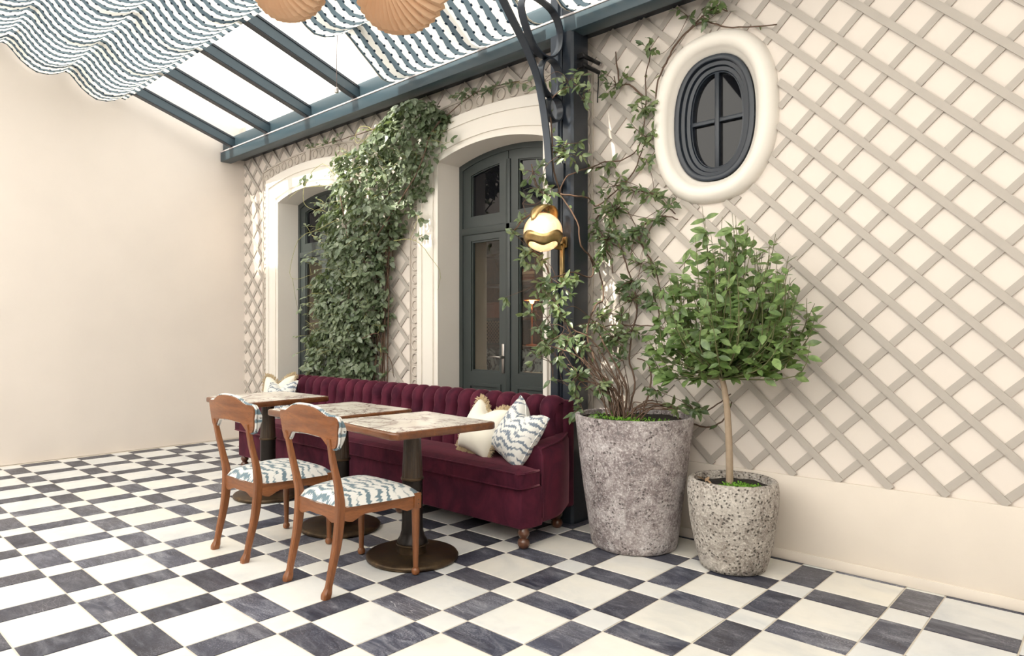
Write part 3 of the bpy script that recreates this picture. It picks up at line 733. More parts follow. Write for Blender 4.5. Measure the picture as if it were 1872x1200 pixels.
for cy, cz, ry, rr in ((3.447, 2.845, 0.103, 0.117), (3.485, 2.655, 0.068, 0.078)):
    strip('scroll', [(0, cy + oy + ry * cos(2 * pi * k / 40), cz + rr * sin(2 * pi * k / 40)) for k in range(40)], 0.05, 0.010, 'navy', br, True)

# ---------------------------------------------------------------- striped canopy blinds under the glass
def swag_profile():
    base = [(3.538, 3.262), (3.50, 3.246), (3.45, 3.238), (3.398, 3.244), (3.345, 3.278), (3.289, 3.323), (3.184, 3.399), (3.10, 3.465), (3.041, 3.503)]
    nxt = [(3.0, 3.478), (2.94, 3.44), (2.86, 3.412), (2.767, 3.408), (2.70, 3.44), (2.631, 3.491), (2.57, 3.56), (2.53, 3.60)]
    pts = base + nxt
    for k in (1, 2, 3):
        pts += [(a - 0.511 * k, b + 0.100 * k + 0.03 * k) for a, b in nxt]
    return pts
def canopy(name, x0, x1, label, n=40, seed=1, skip=0):
    t = thing(name, label, 'canopy blind', (0, 0, 0), group='striped canopy blinds')
    rnd = random.Random(seed); prof = swag_profile()[skip:]; vs, fs, uvs = [], [], []
    acc = [0.0]
    for a, b in zip(prof, prof[1:]): acc.append(acc[-1] + sqrt((a[0] - b[0]) ** 2 + (a[1] - b[1]) ** 2))
    for i in range(n + 1):
        x = x0 + (x1 - x0) * i / n
        wob = 0.006 * sin(x * 11 + seed) + 0.004 * sin(x * 23)
        for (y, z), s in zip(prof, acc):
            vs.append((x, y, z + wob * sin(s * 6))); uvs.append((x - x0 + 0.028, s + 0.01 * sin(x * 9)))
    m = len(prof)
    for i in range(n):
        for k in range(m - 1): fs.append((i * m + k, (i + 1) * m + k, (i + 1) * m + k + 1, i * m + k + 1))
    o = from_py('cloth', vs, fs, 'shade', t, smooth=True)
    ul = o.data.uv_layers.new(name='UVMap')
    for l in o.data.loops: ul.data[l.index].uv = uvs[l.vertex_index]
    for (y, z) in [p for p in ((3.041, 3.512), (2.53, 3.612), (2.02, 3.74), (1.51, 3.87)) if p[0] < prof[0][0] + 0.03]:
        tube('rod', [(x0 - 0.01, y, z + 0.006), (x1 + 0.01, y, z + 0.006)], 0.008, 'cord', t, 8)
    for x in (x0, x1):
        strip('hem', [(x, y, z + 0.004) for y, z in prof], 0.022, 0.003, 'cream_cloth', t)
    return t
canopy('canopy_blind', -4.295, -2.80, 'striped canopy blind above the arched door, left of the steel column bracket', 44, 1)
canopy('canopy_blind', -2.53, 2.5, 'striped canopy blind above the trellis and oval window', 70, 5)
canopy('canopy_blind', -7.40, -4.322, 'striped canopy blind added high over the end of the terrace to block the sun', 60, 9, 16)  # added blind that keeps direct sun off the sofa and tables
pc = thing('pull_cord', 'thin white pull cord with small weight hanging below the glass roof', 'cord', (-4.35, 3.0, 3.06))
tube('line', [(0, 0, 0.02), (0.004, 0, 0.35), (0.012, 0, rz(3.0) + 0.11 - 3.06)], 0.0035, 'greycord', pc, 6)
lathe('weight', [(0, -0.012), (0.014, -0.008), (0.017, 0.01), (0.012, 0.028), (0.004, 0.036), (0, 0.036)], 'steel', pc, None, 12)

# ---------------------------------------------------------------- pleated pendant lamps
def pendant(center, label, roll):
    toc = (Vector((0, 0, 1.24)) - Vector(center)).normalized()
    left = Vector((-0.7185, -0.6955, 0))
    ax = (Vector((0.60, -0.46, -0.30)) * 1.0 + left * 0.60).normalized()
    t = thing('pendant_lamp', label, 'pendant lamp', center)
    rot = ax.to_track_quat('Z', 'Y').to_euler()
    np_, vs, fs = 40, [], []
    prof = [(0.0, 0.165), (0.03, 0.163), (0.09, 0.148), (0.15, 0.122), (0.20, 0.092), (0.245, 0.05), (0.265, 0.01), (0.262, -0.03), (0.235, -0.07), (0.18, -0.10), (0.10, -0.12), (0.03, -0.125)]
    seg = np_ * 2
    for i, (r, z) in enumerate(prof):
        for k in range(seg):
            a = 2 * pi * k / seg + roll; f = (1 if k % 2 else -1) * 0.021 * min(1.0, r / 0.20)
            e = 1.27 + 0.05 * cos(2 * a)
            vs.append((r * cos(a) * e, r * sin(a) * e, z + f))
    for i in range(len(prof) - 1):
        for k in range(seg): fs.append((i * seg + k, i * seg + (k + 1) % seg, (i + 1) * seg + (k + 1) % seg, (i + 1) * seg + k))
    from_py('shade', vs, fs, 'paper', t, (0, 0, 0), rot)
    tube('flex', [(0, 0, 0.12), (0, 0, rz(center[1]) + 0.1 - center[2])], 0.004, 'darkmetal', t, 6)
    return t
pendant((-3.115, 2.6, 3.345), 'tan pleated paper pendant lamp hanging below the striped blind', 0.0)
pendant((-3.87, 2.3, 3.56), 'tan pleated paper pendant lamp hanging near the bare glass panes', 0.3)

# ================================================================ BANQUETTE
SX0, SX1 = -5.81, -2.455; SC = (SX0 + SX1) / 2; HWD = (SX1 - SX0) / 2
sofa = thing('banquette_sofa', 'long burgundy velvet banquette with channel tufted back and low curved arms', 'sofa', (SC, 3.24, 0))
sy = lambda y: y - 3.24
def prism_o(name, pts, z0, z1, m, parent, bev=0.015, crown=0.0, seg=3):
    bm = bmesh.new(); top = poly_prism(bm, pts, z0, z1); bmesh.ops.recalc_face_normals(bm, faces=bm.faces[:])
    if crown:
        r = bmesh.ops.inset_region(bm, faces=[top], thickness=0.09, depth=0.0)
        for v in top.verts: v.co.z += crown
    bevel(bm, bev, seg, 50)
    return from_bm(name, bm, m, parent, auto=45)
h = HWD
base_pts = [(-h + 0.02, sy(2.94)), (h - 0.02, sy(2.94)), (h + 0.005, sy(3.02)), (h + 0.006, sy(3.11)), (h - 0.02, sy(3.12)), (h - 0.13, sy(3.54)), (-h + 0.13, sy(3.54)), (-h + 0.02, sy(3.12)), (-h - 0.006, sy(3.11)), (-h - 0.005, sy(3.02))]
prism_o('base', base_pts, 0.115, 0.345, 'velvet', sofa, 0.012)
cush_pts = [(-h + 0.015, sy(2.905)), (h - 0.015, sy(2.905)), (h + 0.004, sy(2.93)), (h + 0.004, sy(3.09)), (h - 0.155, sy(3.10)), (h - 0.155, sy(3.34)), (-h + 0.155, sy(3.34)), (-h + 0.155, sy(3.10)), (-h - 0.004, sy(3.09)), (-h - 0.004, sy(2.93))]
sc_ = prism_o('seat_cushion', cush_pts, 0.348, 0.438, 'velvet', sofa, 0.012, 0.022)
for z in (0.436, 0.352):
    tube('piping', [(-h - 0.002, sy(3.08), z), (-h - 0.002, sy(2.935), z), (-h + 0.02, sy(2.908), z), (h - 0.02, sy(2.908), z), (h + 0.002, sy(2.935), z), (h + 0.002, sy(3.08), z)], 0.006, 'velvet', sc_, 6)
# arms
def arm(s):
    vs, fs = [], []; n = 16; m = 0
    for i in range(n + 1):
        t = i / n; y = 3.105 + 0.44 * t
        xo = h + 0.008 - 0.02 * t - 0.11 * max(0, t - 0.35) ** 1.6 / (0.65 ** 1.6)
        xi = h - 0.15 - 0.01 * t
        zt = 0.565 + 0.055 * t * t + 0.012 * sin(pi * t)
        sec = [(xi, 0.40), (xi, zt - 0.045), (xi + 0.012, zt - 0.015), (xi + 0.04, zt), (xo - 0.045, zt), (xo - 0.014, zt - 0.012), (xo, zt - 0.045), (xo + 0.003, 0.40), (xo, 0.16), (xo - 0.03, 0.12), (xi, 0.12)]
        m = len(sec)
        vs += [(s * x, sy(y), z) for x, z in sec]
    for i in range(n):
        for k in range(m): fs.append((i * m + k, i * m + (k + 1) % m, (i + 1) * m + (k + 1) % m, (i + 1) * m + k))
    fs += [tuple(range(m))[::-1], tuple(n * m + k for k in range(m))]
    bm = bmesh.new(); V = [bm.verts.new(v) for v in vs]
    for f in fs: bm.faces.new([V[i] for i in f])
    o = from_bm('arm', bm, 'velvet', sofa, auto=42)
    pp = []
    for i in range(n + 1): pp.append(Vector(vs[i * m + 5]) + Vector((s * 0.003, 0, 0.004)))
    front = [Vector(vs[k]) + Vector((0, -0.002, 0)) for k in (8, 7, 6, 5)]
    tube('piping', front + pp[1:], 0.006, 'velvet', o, 6)
for s in (-1, 1): arm(s)
# outer back frame and channels
prism_o('back_frame', [(-h + 0.10, sy(3.455)), (h - 0.10, sy(3.455)), (h - 0.085, sy(3.48)), (h - 0.085, sy(3.548)), (-h + 0.085, sy(3.548)), (-h + 0.085, sy(3.48))], 0.13, 0.80, 'velvet', sofa, 0.014)
def channel_mesh(wd):
    path = [(3.318, 0.40), (3.320, 0.48), (3.324, 0.56), (3.330, 0.63), (3.336, 0.685), (3.341, 0.72), (3.346, 0.75), (3.356, 0.782), (3.376, 0.806), (3.405, 0.818), (3.44, 0.818), (3.475, 0.806), (3.485, 0.79)]
    vs, fs = [], []; ns = 12
    for i, (y, z) in enumerate(path):
        a = Vector((0,) + path[max(0, i - 1)]); b = Vector((0,) + path[min(len(path) - 1, i + 1)]); t = (b - a).normalized(); nn = Vector((0, -t.z, t.y))
        pin = math.exp(-((z - 0.70) / 0.034) ** 2) if i < 8 else 0
        hw_ = wd / 2 * (1.03 - 0.36 * pin); amp = 0.060 * (1 - 0.15 * pin)
        if i >= 8: amp *= 1 - 0.5 * (i - 7) / (len(path) - 8)
        for k in range(ns + 1):
            s = -1 + 2 * k / ns; d = amp * (max(0.0, 1 - abs(s) ** 2.3) ** 0.55 - 0.62)
            vs.append((s * hw_, sy(y) + nn.y * d, z + nn.z * d))
    w_ = ns + 1
    for i in range(len(path) - 1):
        for k in range(ns): fs.append((i * w_ + k, i * w_ + k + 1, (i + 1) * w_ + k + 1, (i + 1) * w_ + k))
    me = bpy.data.meshes.new('channel'); me.from_pydata(vs, [], fs); me.materials.append(M['velvet'])
    for p in me.polygons: p.use_smooth = True
    return me
NCH = 26; xw = (2 * h - 0.20) / NCH; CH = channel_mesh(xw)
back = boxo('backrest', (-h + 0.105, h - 0.105, sy(3.385), sy(3.47), 0.36, 0.785), 'velvet', sofa, 0.02)
for k in range(NCH): link('back_channel', CH, None, back, (-h + 0.10 + xw * (k + 0.5), 0, 0))
bm = bmesh.new()
def turned_foot(x, y): lathe('foot', [(0.012, 0), (0.024, 0.004), (0.034, 0.02), (0.036, 0.034), (0.031, 0.05), (0.021, 0.058), (0.024, 0.066), (0.033, 0.078), (0.034, 0.092), (0.028, 0.106), (0.024, 0.118)], 'foot_wood', sofa, (x, sy(y), 0), 20)
bm.free()
for x in (-h + 0.05, -h * 0.33, h * 0.33, h - 0.035): turned_foot(x, 2.985)
for x in (-h + 0.16, h - 0.15): turned_foot(x, 3.45)

# ================================================================ CUSHIONS
def cushion(label, loc, rot, size, m, fringe=None, th=0.075, chop=0.07, seed=0, group=None):
    t = thing('scatter_cushion', label, 'cushion', loc); t.rotation_euler = rot
    N = 22; vs, fs = [], []; rnd = random.Random(seed); top = {}
    def outline(u, v):
        # pinched edges, proud corners, dented top
        s = size / 2
        x = u * s * (1 - 0.07 * (1 - v * v)); y = v * s * (1 - 0.07 * (1 - u * u))
        y -= chop * math.exp(-(u / 0.38) ** 2) * max(0, v) ** 2.2
        return x, y
    for side in (1, -1):
        for j in range(N + 1):
            for i in range(N + 1):
                u, v = -1 + 2 * i / N, -1 + 2 * j / N
                x, y = outline(u, v)
                hh = th * (max(0, 1 - abs(u) ** 2.6) ** 0.55) * (max(0, 1 - abs(v) ** 2.6) ** 0.55)
                hh *= 1 - 0.35 * math.exp(-(u / 0.3) ** 2) * max(0, v) ** 1.5
                hh *= 1 + 0.12 * (v < 0) * abs(v)
                hh += 0.004 * sin(u * 7 + v * 5 + seed) * (1 - abs(u)) * (1 - abs(v))
                vs.append((x, y, side * hh))
    n1 = (N + 1) ** 2
    for j in range(N):
        for i in range(N):
            a = j * (N + 1) + i; fs.append((a, a + 1, a + N + 2, a + N + 1)); fs.append((n1 + a, n1 + a + N + 1, n1 + a + N + 2, n1 + a + 1))
    bm = bmesh.new(); V = [bm.verts.new(v) for v in vs]
    for f in fs: bm.faces.new([V[i] for i in f])
    bmesh.ops.remove_doubles(bm, verts=bm.verts[:], dist=0.0004)
    from_bm('cover', bm, m, t, smooth=True)
    edge = []
    for k in range(4 * N):
        sd, q_ = divmod(k, N); f = -1 + 2 * q_ / N
        u, v = ((f, -1), (1, f), (-f, 1), (-1, -f))[sd]; edge.append(outline(u, v))
    if fringe:
        fv, ff_ = [], []
        n = len(edge)
        for k in range(n):
            a, b = Vector(edge[k]), Vector(edge[(k + 1) % n]); d = (b - a); nrm = Vector((d.y, -d.x)).normalized()
            for q_ in range(9):
                p = a.lerp(b, rnd.random()); L = 0.022 + 0.012 * rnd.random(); dirv = (nrm + d.normalized() * rnd.uniform(-0.5, 0.5)).normalized()
                z0 = rnd.uniform(-0.008, 0.008); z1 = z0 + rnd.uniform(-0.012, 0.012); e = p + dirv * L; wv = Vector((-dirv.y, dirv.x)) * 0.0022
                b0 = len(fv); p0 = p - nrm * 0.004
                fv += [(p0.x - wv.x, p0.y - wv.y, z0), (p0.x + wv.x, p0.y + wv.y, z0), (e.x + wv.x, e.y + wv.y, z1), (e.x - wv.x, e.y - wv.y, z1), (p0.x, p0.y, z0 + 0.003), (e.x, e.y, z1 + 0.003)]
                ff_ += [(b0, b0 + 1, b0 + 2, b0 + 3), (b0, b0 + 4, b0 + 5, b0 + 3), (b0 + 1, b0 + 2, b0 + 5, b0 + 4)]
        o = from_py('fringe', fv, ff_, fringe, t); o['kind'] = 'stuff'
    else:
        tube('piping', [(x, y, 0) for x, y in edge], 0.004, m, t, 6, True)
    return t
# local x along the seat, local y up the cushion, local z towards the sitter (-y world)
def lean(tilt, yaw, roll): return (Matrix.Rotation(yaw, 4, 'Z') @ Matrix.Rotation(R(90) - tilt, 4, 'X') @ Matrix.Rotation(roll, 4, 'Z')).to_euler()
cushion('cream linen cushion with sand fringe leaning on the banquette back', (-2.985, 3.175, 0.612), lean(R(25), R(-10), R(-9)), 0.35, 'cream_cloth', 'fringe', th=0.095, seed=1, group='scatter cushions')
cushion('blue and white ikat cushion leaning in the corner by the banquette arm', (-2.66, 3.14, 0.625), lean(R(26), R(-14), R(-18)), 0.37, 'ikat_cushion', None, th=0.09, seed=2)
cushion('blue and white ikat cushion behind the farthest marble table', (-5.50, 3.18, 0.615), lean(R(24), R(10), R(6)), 0.36, 'ikat_cushion', None, seed=3)
cushion('cream fringed cushion standing in the ivy end of the banquette', (-5.66, 3.26, 0.64), lean(R(14), R(14), R(4)), 0.38, 'cream_cloth', 'fringe', seed=4)

# ================================================================ TABLES
def rrect(w, d, r, n=6):
    out = []
    for cx, cy, a0 in ((w / 2 - r, d / 2 - r, 0), (-w / 2 + r, d / 2 - r, 90), (-w / 2 + r, -d / 2 + r, 180), (w / 2 - r, -d / 2 + r, 270)):
        for k in range(n + 1): a = R(a0 + 90 * k / n); out.append((cx + r * cos(a), cy + r * sin(a)))
    return out
def make_table(label, loc, rz_):
    t = thing('pedestal_table', label, 'table', loc, rz_, 'marble topped tables along the banquette')
    W_, D_ = 0.655, 0.675
    bm = bmesh.new(); poly_prism(bm, rrect(W_, D_, 0.045), 0.708, 0.746); bmesh.ops.recalc_face_normals(bm, faces=bm.faces[:]); bevel(bm, 0.010, 3, 60)
    tp = from_bm('wood_edge', bm, 'table_wood', t, auto=40)
    bm = bmesh.new(); poly_prism(bm, rrect(W_ - 0.045, D_ - 0.045, 0.028), 0.735, 0.7485); bmesh.ops.recalc_face_normals(bm, faces=bm.faces[:]); bevel(bm, 0.0015, 1, 60)
    from_bm('marble_top', bm, 'table_marble', t)
    # fluted wooden upper post
    vs, fs = [], []; seg = 48
    pr = [(0.046, 0.71), (0.047, 0.66), (0.052, 0.55), (0.057, 0.45), (0.058, 0.435)]
    for r, z in pr:
        for k in range(seg): a = 2 * pi * k / seg; rr = r * (1 - 0.03 * (1 if k % 4 == 0 else 0)); vs.append((rr * cos(a), rr * sin(a), z))
    for i in range(len(pr) - 1):
        for k in range(seg): fs.append((i * seg + k, (i + 1) * seg + k, (i + 1) * seg + (k + 1) % seg, i * seg + (k + 1) % seg))
    from_py('wooden_post', vs, fs, 'post_wood', t)
    lathe('brass_collar', [(0.056, 0.425), (0.062, 0.428), (0.063, 0.435), (0.061, 0.441), (0.055, 0.442)], 'bronze', t, None, 40)
    lathe('lower_sleeve', [(0.056, 0.43), (0.056, 0.30), (0.057, 0.20), (0.060, 0.15), (0.068, 0.12), (0.082, 0.098), (0.084, 0.088)], 'blackbronze', t, None, 40)
    lathe('sleeve_ring', [(0.080, 0.088), (0.088, 0.086), (0.089, 0.078), (0.082, 0.074), (0.079, 0.06), (0.082, 0.03)], 'bronze', t, None, 40)
    lathe('base_disc', [(0.0, 0.0), (0.240, 0.0), (0.250, 0.006), (0.252, 0.018), (0.246, 0.027), (0.232, 0.031), (0.12, 0.035), (0.0, 0.036)], 'bronze', t, None, 64, sharp=60)
    return t
make_table('marble topped pedestal table in front of the near wooden chair', (-2.83, 2.445, 0), R(-6))
make_table('marble topped pedestal table second along the banquette', (-3.585, 2.50, 0), R(-1))
make_table('marble topped pedestal table farthest along the banquette beside the ikat cushion', (-4.66, 2.60, 0), R(1))

# ================================================================ CHAIRS
def leg_loft(name, pts, m, parent):
    """pts: (x, y, z, half width x, half depth y), square section with softened corners"""
    vs, fs = [], []; k8 = 8
    for x, y, z, a, b in pts:
        c = 0.65
        for ux, uy in ((-1, -c), (-c, -1), (c, -1), (1, -c), (1, c), (c, 1), (-c, 1), (-1, c)): vs.append((x + ux * a, y + uy * b, z))
    for i in range(len(pts) - 1):
        for k in range(k8): fs.append((i * k8 + k, i * k8 + (k + 1) % k8, (i + 1) * k8 + (k + 1) % k8, (i + 1) * k8 + k))
    fs += [tuple(range(k8))[::-1], tuple((len(pts) - 1) * k8 + k for k in range(k8))]
    o = from_py(name, vs, fs, m, parent, smooth=True)
    try: o.data.set_sharp_from_angle(angle=R(35))
    except Exception: pass
    return o
def loft_spline(cp, n=5): 
    out = []
    P = cp
    for i in range(len(P) - 1):
        a, b, c, d = P[max(0, i - 1)], P[i], P[i + 1], P[min(len(P) - 1, i + 2)]
        for k in range(n):
            t = k / n
            out.append(tuple(0.5 * ((2 * q) + (r - p) * t + (2 * p - 5 * q + 4 * r - s) * t * t + (3 * q - p - 3 * r + s) * t ** 3) for p, q, r, s in zip(a, b, c, d)))
    out.append(P[-1]); return out
def apron(name, p0, p1, th, m, parent, ztop=0.412, zs=0.355, drop=0.02):
    """rail with a scalloped lower edge between two points (x,y)"""
    a, b = Vector(p0), Vector(p1); d = (b - a); nrm = Vector((-d.y, d.x)).normalized() * th / 2
    n = 18; vs, fs = [], []
    for i in range(n + 1):
        t = i / n; u = abs(2 * t - 1)
        zb = zs - drop * math.exp(-((u - 0.80) / 0.22) ** 2) + 0.004 * (1 - u) - drop * 0.5 * math.exp(-(u / 0.25) ** 2) * 0.4
        p = a + d * t
        for s in (-1, 1):
            vs += [(p.x + nrm.x * s, p.y + nrm.y * s, zb), (p.x + nrm.x * s, p.y + nrm.y * s, ztop)]
    for i in range(n):
        o, q_ = 4 * i, 4 * (i + 1)
        fs += [(o, q_, q_ + 1, o + 1), (o + 2, o + 3, q_ + 3, q_ + 2), (o, o + 2, q_ + 2, q_), (o + 1, q_ + 1, q_ + 3, o + 3)]
    fs += [(0, 1, 3, 2), (4 * n, 4 * n + 2, 4 * n + 3, 4 * n + 1)]
    return from_py(name, vs, fs, m, parent)
def make_chair(label, loc, rz_=0.0):
    t = thing('dining_chair', label, 'chair', loc, rz_, 'wooden dining chairs')
    for s in (-1, 1):
        leg_loft('rear_leg', loft_spline([(s * 0.168, -0.258, 0.0, 0.017, 0.020), (s * 0.168, -0.254, 0.022, 0.019, 0.022), (s * 0.169, -0.243, 0.055, 0.013, 0.016), (s * 0.170, -0.228, 0.12, 0.014, 0.018), (s * 0.172, -0.200, 0.24, 0.016, 0.021), (s * 0.174, -0.186, 0.36, 0.017, 0.023), (s * 0.176, -0.186, 0.44, 0.017, 0.021), (s * 0.182, -0.203, 0.53, 0.015, 0.017), (s * 0.182, -0.228, 0.63, 0.014, 0.015), (s * 0.186, -0.250, 0.74, 0.013, 0.012)]), 'chair_wood', t)
        fl = lathe('front_leg', [(0.006, 0.0), (0.018, 0.005), (0.022, 0.018), (0.019, 0.031), (0.013, 0.037), (0.0135, 0.05), (0.017, 0.16), (0.020, 0.28), (0.021, 0.345)], 'chair_wood', t, (s * 0.228, 0.238, 0), 16)
        boxo('leg_block', (s * 0.228 - 0.022, s * 0.228 + 0.022, 0.216, 0.260, 0.34, 0.418), 'chair_wood', fl, 0.004, loc=(-s * 0.228, -0.238, 0))
        for z in (0.365, 0.385): tube('peg', [(s * 0.006 * 0 + s * 0.0215, 0.0, z), (s * 0.0235, 0.0, z)], 0.003, 'post_wood', fl, 8)
        apron('side_apron', (s * 0.178, -0.170), (s * 0.228, 0.222), 0.022, 'chair_wood_y', t, zs=0.362, drop=0.028)
    apron('front_apron', (-0.21, 0.238), (0.21, 0.238), 0.022, 'chair_wood_x', t, zs=0.365, drop=0.022)
    apron('rear_apron', (-0.16, -0.188), (0.16, -0.188), 0.022, 'chair_wood_x', t, zs=0.352, drop=0.020)
    # padded seat
    N = 16; vs, fs = [], []
    for j in range(N + 1):
        for i in range(N + 1):
            u, v = -1 + 2 * i / N, -1 + 2 * j / N
            # round the square off a little
            uu, vv = u * sqrt(1 - 0.10 * v * v), v * sqrt(1 - 0.06 * u * u)
            y = 0.035 + vv * 0.235; hw_ = 0.192 + (y + 0.2) / 0.47 * 0.072
            e = (max(0, 1 - abs(u) ** 5) * max(0, 1 - abs(v) ** 5)) ** 0.5
            vs.append((uu * hw_, y, 0.408 + 0.052 * e + 0.010 * (1 - u * u) * (1 - v * v)))
    for j in range(N):
        for i in range(N): a = j * (N + 1) + i; fs.append((a, a + 1, a + N + 2, a + N + 1))
    from_py('seat_pad', vs, fs, 'ikat_seat', t, smooth=True)
    # shaped top rail: wood behind, fabric in front, curved in plan
    up = [(-0.240, 0.775), (-0.250, 0.812), (-0.240, 0.838), (-0.215, 0.845), (-0.18, 0.845), (-0.145, 0.858), (-0.10, 0.876), (-0.05, 0.884), (0, 0.886)]
    lo = [(-0.240, 0.775), (-0.236, 0.735), (-0.222, 0.703), (-0.198, 0.695), (-0.168, 0.708), (-0.13, 0.742), (-0.08, 0.748), (-0.04, 0.751), (0, 0.752)]
    up = up + [(-x, z) for x, z in up[-2::-1]]; lo = lo + [(-x, z) for x, z in lo[-2::-1]]
    U = spline([(x, 0, z) for x, z in up], 3); L = spline([(x, 0, z) for x, z in lo], 3)
    def yb(x, z): return -0.268 - 0.10 * (z - 0.78) + 0.35 * x * x
    def rail(name, m, off0, off1, grow):
        vs, fs = [], []; n = len(U); K = 6
        for off in (off0, off1):
            for a, b in zip(U, L):
                for k in range(K + 1):
                    p = a.lerp(b, k / K); zc = 0.79; x = p.x * (1 + grow); z = zc + (p.z - zc) * (1 + grow * 3)
                    edge = min(1.0, 4 * min(k, K - k) / K) if off == off1 else 1.0
                    vs.append((x, yb(x, z) + off * (0.6 + 0.4 * edge), z))
        w_ = K + 1; o2 = n * w_
        for i in range(n - 1):
            for k in range(K):
                a = i * w_ + k; fs += [(a, a + 1, a + w_ + 1, a + w_), (o2 + a, o2 + a + w_, o2 + a + w_ + 1, o2 + a + 1)]
            for k in (0, K):
                a = i * w_ + k; fs.append((a, a + w_, o2 + a + w_, o2 + a))
        for i in (0, n - 1):
            for k in range(K): a = i * w_ + k; fs.append((a, o2 + a, o2 + a + 1, a + 1))
        bm = bmesh.new(); V = [bm.verts.new(v) for v in vs]
        for f in fs: bm.faces.new([V[i] for i in f])
        bmesh.ops.remove_doubles(bm, verts=bm.verts[:], dist=0.0003)
        return from_bm(name, bm, m, t, auto=40)
    rl = rail('top_rail', 'chair_wood_x', -0.002, 0.020, 0.0)
    rail('rail_pad', 'ikat_back', 0.020, 0.045, 0.02)
    pth = [Vector((p.x * 1.012, yb(p.x, p.z) + 0.012, 0.79 + (p.z - 0.79) * 1.03)) for p in U] + [Vector((p.x * 1.012, yb(p.x, p.z) + 0.012, 0.79 + (p.z - 0.79) * 1.03)) for p in L[-2:0:-1]]
    tube('rail_piping', pth, 0.0065, 'ikat_back', rl, 6, True)
    return t
ch1 = make_chair('wooden dining chair with ikat seat at the near marble table', (-2.845, 2.045, 0), 0)
ch2 = copy_tree(ch1); ch2.location = (-3.58, 2.02, 0); ch2.rotation_euler = (0, 0, R(1)); ch2['label'] = 'wooden dining chair with ikat seat at the second marble table'

# ================================================================ WALL LAMP
sc = thing('wall_lamp', 'lit alabaster globe wall lamp with wavy brass band on the steel column', 'wall lamp', (CXM, 3.372, 1.858))
gb = lathe('globe', [(0.1225 * sin(pi * k / 24), -0.1225 * cos(pi * k / 24)) for k in range(25)], 'globe', sc, None, 40, sharp=180)
lathe('bulb', [(0.0, -0.035), (0.02, -0.03), (0.028, -0.01), (0.024, 0.014), (0.012, 0.03), (0.012, 0.05), (0, 0.05)], 'bulb', sc, (0.0, -0.05, 0.0), 16)
pl_ = bpy.data.lights.new('lamp_light', 'POINT'); pl_.energy = 1.7; pl_.color = (1.0, 0.80, 0.55); pl_.shadow_soft_size = 0.028
plo = bpy.data.objects.new('lamp_light', pl_); COL.objects.link(plo); plo.parent = sc; plo.location = (0.012, -0.06, 0.0)
t_ = M['bulb']; 
vs, fs = [], []; n = 80
for layer, rr in ((0, 0.1275), (1, 0.1245)):
    for k in range(n):
        a = 2 * pi * k / n; wv = -cos(4 * (a + 0.90))
        for lat in (R(-5.5) + R(6.5) * wv, R(-17) + R(6.5) * wv, R(-28) + R(6.5) * wv, R(-39) + R(7) * wv):
            vs.append((rr * cos(lat) * cos(a), rr * cos(lat) * sin(a), rr * sin(lat)))
for layer in (0, 1):
    for k in range(n):
        for i in range(3):
            o, q_ = layer * n * 4 + k * 4 + i, layer * n * 4 + ((k + 1) % n) * 4 + i; fs.append((o, q_, q_ + 1, o + 1))
for k in range(n):
    for i in (0, 3): fs.append((k * 4 + i, ((k + 1) % n) * 4 + i, n * 4 + ((k + 1) % n) * 4 + i, n * 4 + k * 4 + i))
bm = bmesh.new(); V = [bm.verts.new(v) for v in vs]
for f in fs: bm.faces.new([V[i] for i in f])
from_bm('brass_band', bm, 'brass', sc, smooth=True)
# curled brass leaf rising behind the globe to the column
vs, fs = [], []; n = 14
for i in range(n + 1):
    t = i / n; an = R(165) - R(165) * t
    y = 0.02 + 0.128 * -cos(an) * 0.9; z = 0.05 + 0.11 * sin(an)
    wd = 0.012 + 0.05 * sin(pi * min(1, t * 1.05))
    for k in (-1, -0.5, 0, 0.5, 1): vs.append((wd * k, y - 0.012 * (1 - k * k), z + 0.014 * (1 - k * k)))
for i in range(n):
    for k in range(4): a = i * 5 + k; fs.append((a, a + 1, a + 6, a + 5))
o = from_py('brass_leaf', vs, fs, 'brass', sc, smooth=True); sm = o.modifiers.new('thick', 'SOLIDIFY'); sm.thickness = 0.003
boxo('wall_plate', (0.005, 0.052, 0.172, 0.192, -0.085, -0.015), 'brass', sc, 0.004)
boxo('arm', (0.012, 0.036, 0.05, 0.18, -0.10, -0.07), 'brass', sc, 0.004)
boxo('drop_bar', (0.016, 0.042, 0.150, 0.172, -0.285, -0.06), 'brass', sc, 0.003)

